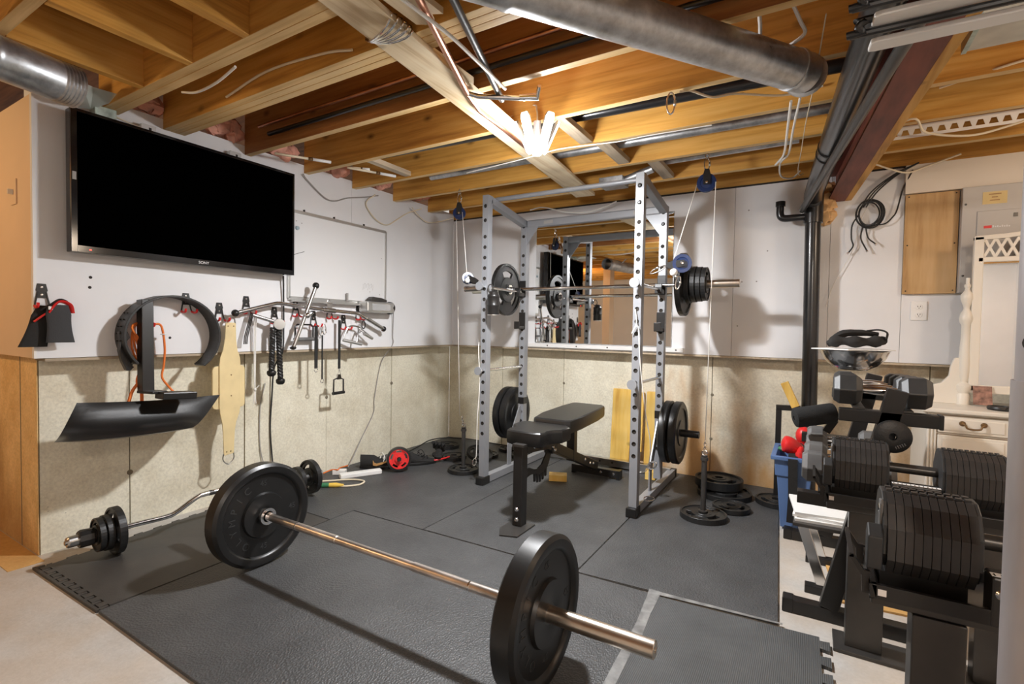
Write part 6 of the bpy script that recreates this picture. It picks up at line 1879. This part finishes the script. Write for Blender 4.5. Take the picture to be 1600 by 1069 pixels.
solo('green_bottle', MB().ball((2.775, -0.50, .42), .026, 12, (1.3, 1, .7)), M['green'], 'small green ball at the rim of the blue bin', 'ball')

# low stool with papers
sl = thing('step_stool', 'low metal stool with papers on it under the dumbbell rack', 'stool', (2.94, -1.12, 0))
SY0, SY1 = -1.30, -0.98
obj('seat', MB().bb((2.845, SY0 - .02, .270), (3.055, SY1 + .02, .284)), M['dark_metal'], sl, 0.002)
for y in (SY0, SY1):
    obj('leg', MB().beam((2.958, y, .03), (2.882, y, .272), .040, .014, (0, 1, 0)), M['chrome'], sl, 0.002)
    obj('leg', MB().beam((3.09, y, .06), (3.035, y, .272), .020, .012, (0, 1, 0)), M['steel'], sl)
    obj('foot_bar', MB().bb((2.895, y - .024, 0.0), (3.11, y + .024, .032)), M['black_metal'], sl, 0.003)
for k, (dx, dy, a, lb) in enumerate(((0, 0, 4, 'lowest'), (.006, .012, -3, 'middle'), (-.008, .02, 7, 'topmost'))):
    solo('paper_stack', MB().box((2.945 + dx, -1.16 + dy, .2895 + .011 * k), (.205, .26, .0105), Matrix.Rotation(R(a), 3, 'Z')), M['paper'], lb + ' bundle of white papers on the low stool', 'paper', 'papers on the stool')
solo('cardboard', MB().box((3.12, -1.12, .0045), (.26, .42, .008), Matrix.Rotation(R(6), 3, 'Z')), plain('brown_card', (0.62, 0.36, 0.12), .7, var=.1), 'flat piece of brown cardboard on the floor under the rack', 'cardboard')

# ================================================================ adjustable dumbbells on their stand
sd_ = thing('dumbbell_stand', 'black pedestal stand carrying the two adjustable dumbbells', 'stand', (3.2, -2.0, 0))
PROF = [(-.080, .035), (-.080, .098), (-.052, .142), (-.022, .158), (.022, .158), (.052, .142), (.080, .098), (.080, .035), (.052, .0), (-.052, .0)]
E1 = (2.972, -1.655, 0.560)
E2 = (3.036, -2.395, 0.594)
plate_me = None


def adj_db(lb, o):
    global plate_me
    t = thing('adjustable_dumbbell', lb, 'dumbbell', o, group='adjustable dumbbells on the stand')
    HL, GAP, n = .140, .145, 10
    tp_ = HL / n
    if plate_me is None:
        m_ = MB().prism(PROF, (0, 0, 0), (0, 1, 0), (0, 0, 1), (tp_ - .0012, 0, 0)).bb((.001, -.016, .156), (tp_ - .003, -.006, .163)).bb((.001, .006, .156), (tp_ - .003, .016, .163))
        plate_me = m_.mesh('plate')
        recalc(plate_me)
        plate_me.materials.append(M['adj'])
    for side in (0, 1):
        for k in range(n):
            p = bpy.data.objects.new('plate', plate_me)
            COL.objects.link(p)
            p.parent = t
            p.location = (side * (HL + GAP) + k * tp_, 0, 0)
    obj('handle', MB().cyl((HL - .01, 0, .082), (HL + GAP + .01, 0, .082), .0155, 18), M['dark_metal'], t, world=False)
    for x in (-.008, HL - .002, HL + GAP - .008, 2 * HL + GAP):
        obj('end_plate', MB().prism([(a * .9, .01 + b * .94) for a, b in PROF], (x, 0, 0), (0, 1, 0), (0, 0, 1), (.0085, 0, 0)), M['hexrub'], t, .002, world=False)
    st_ = obj('selector_strip', MB().prism([(-.014, .02), (-.014, .140), (-.008, .147), (.008, .147), (.014, .140), (.014, .02), (.008, .012), (-.008, .012)], (-.013, -.045, 0), (0, 1, 0), (0, 0, 1), (.006, 0, 0)), M['rubber_g'], t, .002, world=False)
    for z in (.032, .080, .128):
        obj('bolt', MB().lathe([(.004, .0012), (.0085, .001), (.010, 0)], (-.013, -.045, z), (-1, 0, 0), 14), M['chrome'], st_, world=False)
    obj('side_wedge', MB().prism([(-.06, .01), (-.025, .01), (-.02, .075), (-.04, .10), (-.07, .08)], (-.034, -.02, 0), (0, 1, 0), (0, 0, 1), (.026, 0, 0)), M['hexrub'], t, .003, world=False)
    return t


M['adj'] = plain('adjustable_plate_black', (0.036, 0.034, 0.033), .40, var=.2, scale=20)
adj_db('adjustable plate dumbbell on the farther cradle of the stand', E1)
adj_db('adjustable plate dumbbell on the nearer cradle at the right edge', E2)
for k, (ox, oy, oz) in enumerate((E1, E2)):
    x0, x1, y0, y1 = ox - .028, ox + .475, oy - .105, oy + .105
    z0, z1 = oz - .040, oz - .010
    tr = obj('cradle', MB().bb((x0, y0, z0), (x1, y0 + .012, z1)).bb((x0, y1 - .012, z0), (x1, y1, z1)).bb((x0, y0, z0), (x0 + .012, y1, z1)).bb((x1 - .012, y0, z0), (x1, y1, z1)).bb((x0, y0 + .012, z0), (x1, y1 - .012, z0 + .005)), M['black_metal'], sd_, 0.002)
    for xa, xb in ((x0 + .02, ox + .13), (ox + .155 + .14, x1 - .02)):
        obj('support_pad', MB().bb((xa, oy - .05, z0 + .005), (xb, oy + .05, oz - .0008)), M['black_metal'], tr)
    ce = obj('centre_block', MB().bb((ox + .150, y0 - .002, z0), (ox + .272, y0 + .05, oz + .052)), M['black_metal'], tr, 0.004)
    obj('scale_strip', MB().bb((ox + .151, y0 + .004, oz + .0523), (ox + .271, y0 + .020, oz + .0535)), M['white'], ce)
    for q in range(11):
        obj('tick', MB().bb((ox + .154 + q * .0105, y0 + .004, oz + .0536), (ox + .1565 + q * .0105, y0 + .014, oz + .0540)), M['gap'], ce)
    obj('bolt', MB().lathe([(0, .004), (.007, .003), (.010, 0)], (ox + .165, y0 - .002, oz + .022), (0, -1, 0), 14), M['chrome'], ce)
    obj('label', MB().bb((x0 + .012, y0 - .0006, z0 + .009), (x0 + .026, y0, z0 + .022)), M['white'], tr)
    obj('left_lip', MB().prism([(0, 0), (.0, .045), (-.010, .045), (-.030, .075), (-.036, .07), (-.014, .035), (-.012, 0)], (x0, y0 + .02, z0), (1, 0, 0), (0, 0, 1), (0, .012, 0)).prism([(0, 0), (.0, .045), (-.010, .045), (-.030, .075), (-.036, .07), (-.014, .035), (-.012, 0)], (x0, y1 - .04, z0), (1, 0, 0), (0, 0, 1), (0, .012, 0)).bb((x0 - .036, y0 + .02, z0 + .068), (x0 - .028, y1 - .028, z0 + .076)), M['black_metal'], tr)
    beamz = z0 - .021
    obj('cross_beam', MB().bb((ox - .02, oy - .035, z0 - .042), (x1 - .02, oy + .035, z0 - .001)), M['dark_metal'], sd_, 0.003)
    pxl = (3.070, 3.400) if k == 0 else (3.128, 3.440)
    for q, xx in enumerate(pxl):
        w_ = .104 if k == 0 else .086
        yy = oy + .005 if k == 0 else oy - .01
        obj('post', MB().bb((xx - w_ / 2, yy - .03, .012), (xx + w_ / 2, yy + .03, z0 - .042)), M['dark_metal'], sd_, 0.003)
    obj('base_plate', MB().bb((pxl[0] - .085, oy - .06, 0.0), (pxl[1] + .08, oy + .07, .013)), M['dark_metal'], sd_, 0.002)
cd = thing('change_plate', 'small black disc plate standing on edge behind the adjustable dumbbell', 'weight plate', (3.141, -1.560, 0.727))
obj('disc', MB().lathe([(.0125, -.009), (.050, -.009), (.056, -.006), (.056, .006), (.050, .009), (.0125, .009), (.0125, -.009)], (3.141, -1.560, 0.728), (0.12, -1, 0.06), 40), M['iron'], cd)
for k in range(5):
    c_ = V((3.151 + .006 * k, -1.5735, 0.692 + .0035 * k))
    obj('raised_mark', MB().box(c_, (.0035, .003, .008 + .002 * (k % 2)), Matrix.Rotation(R(-30), 3, 'Y')), M['rubber_g'], cd)
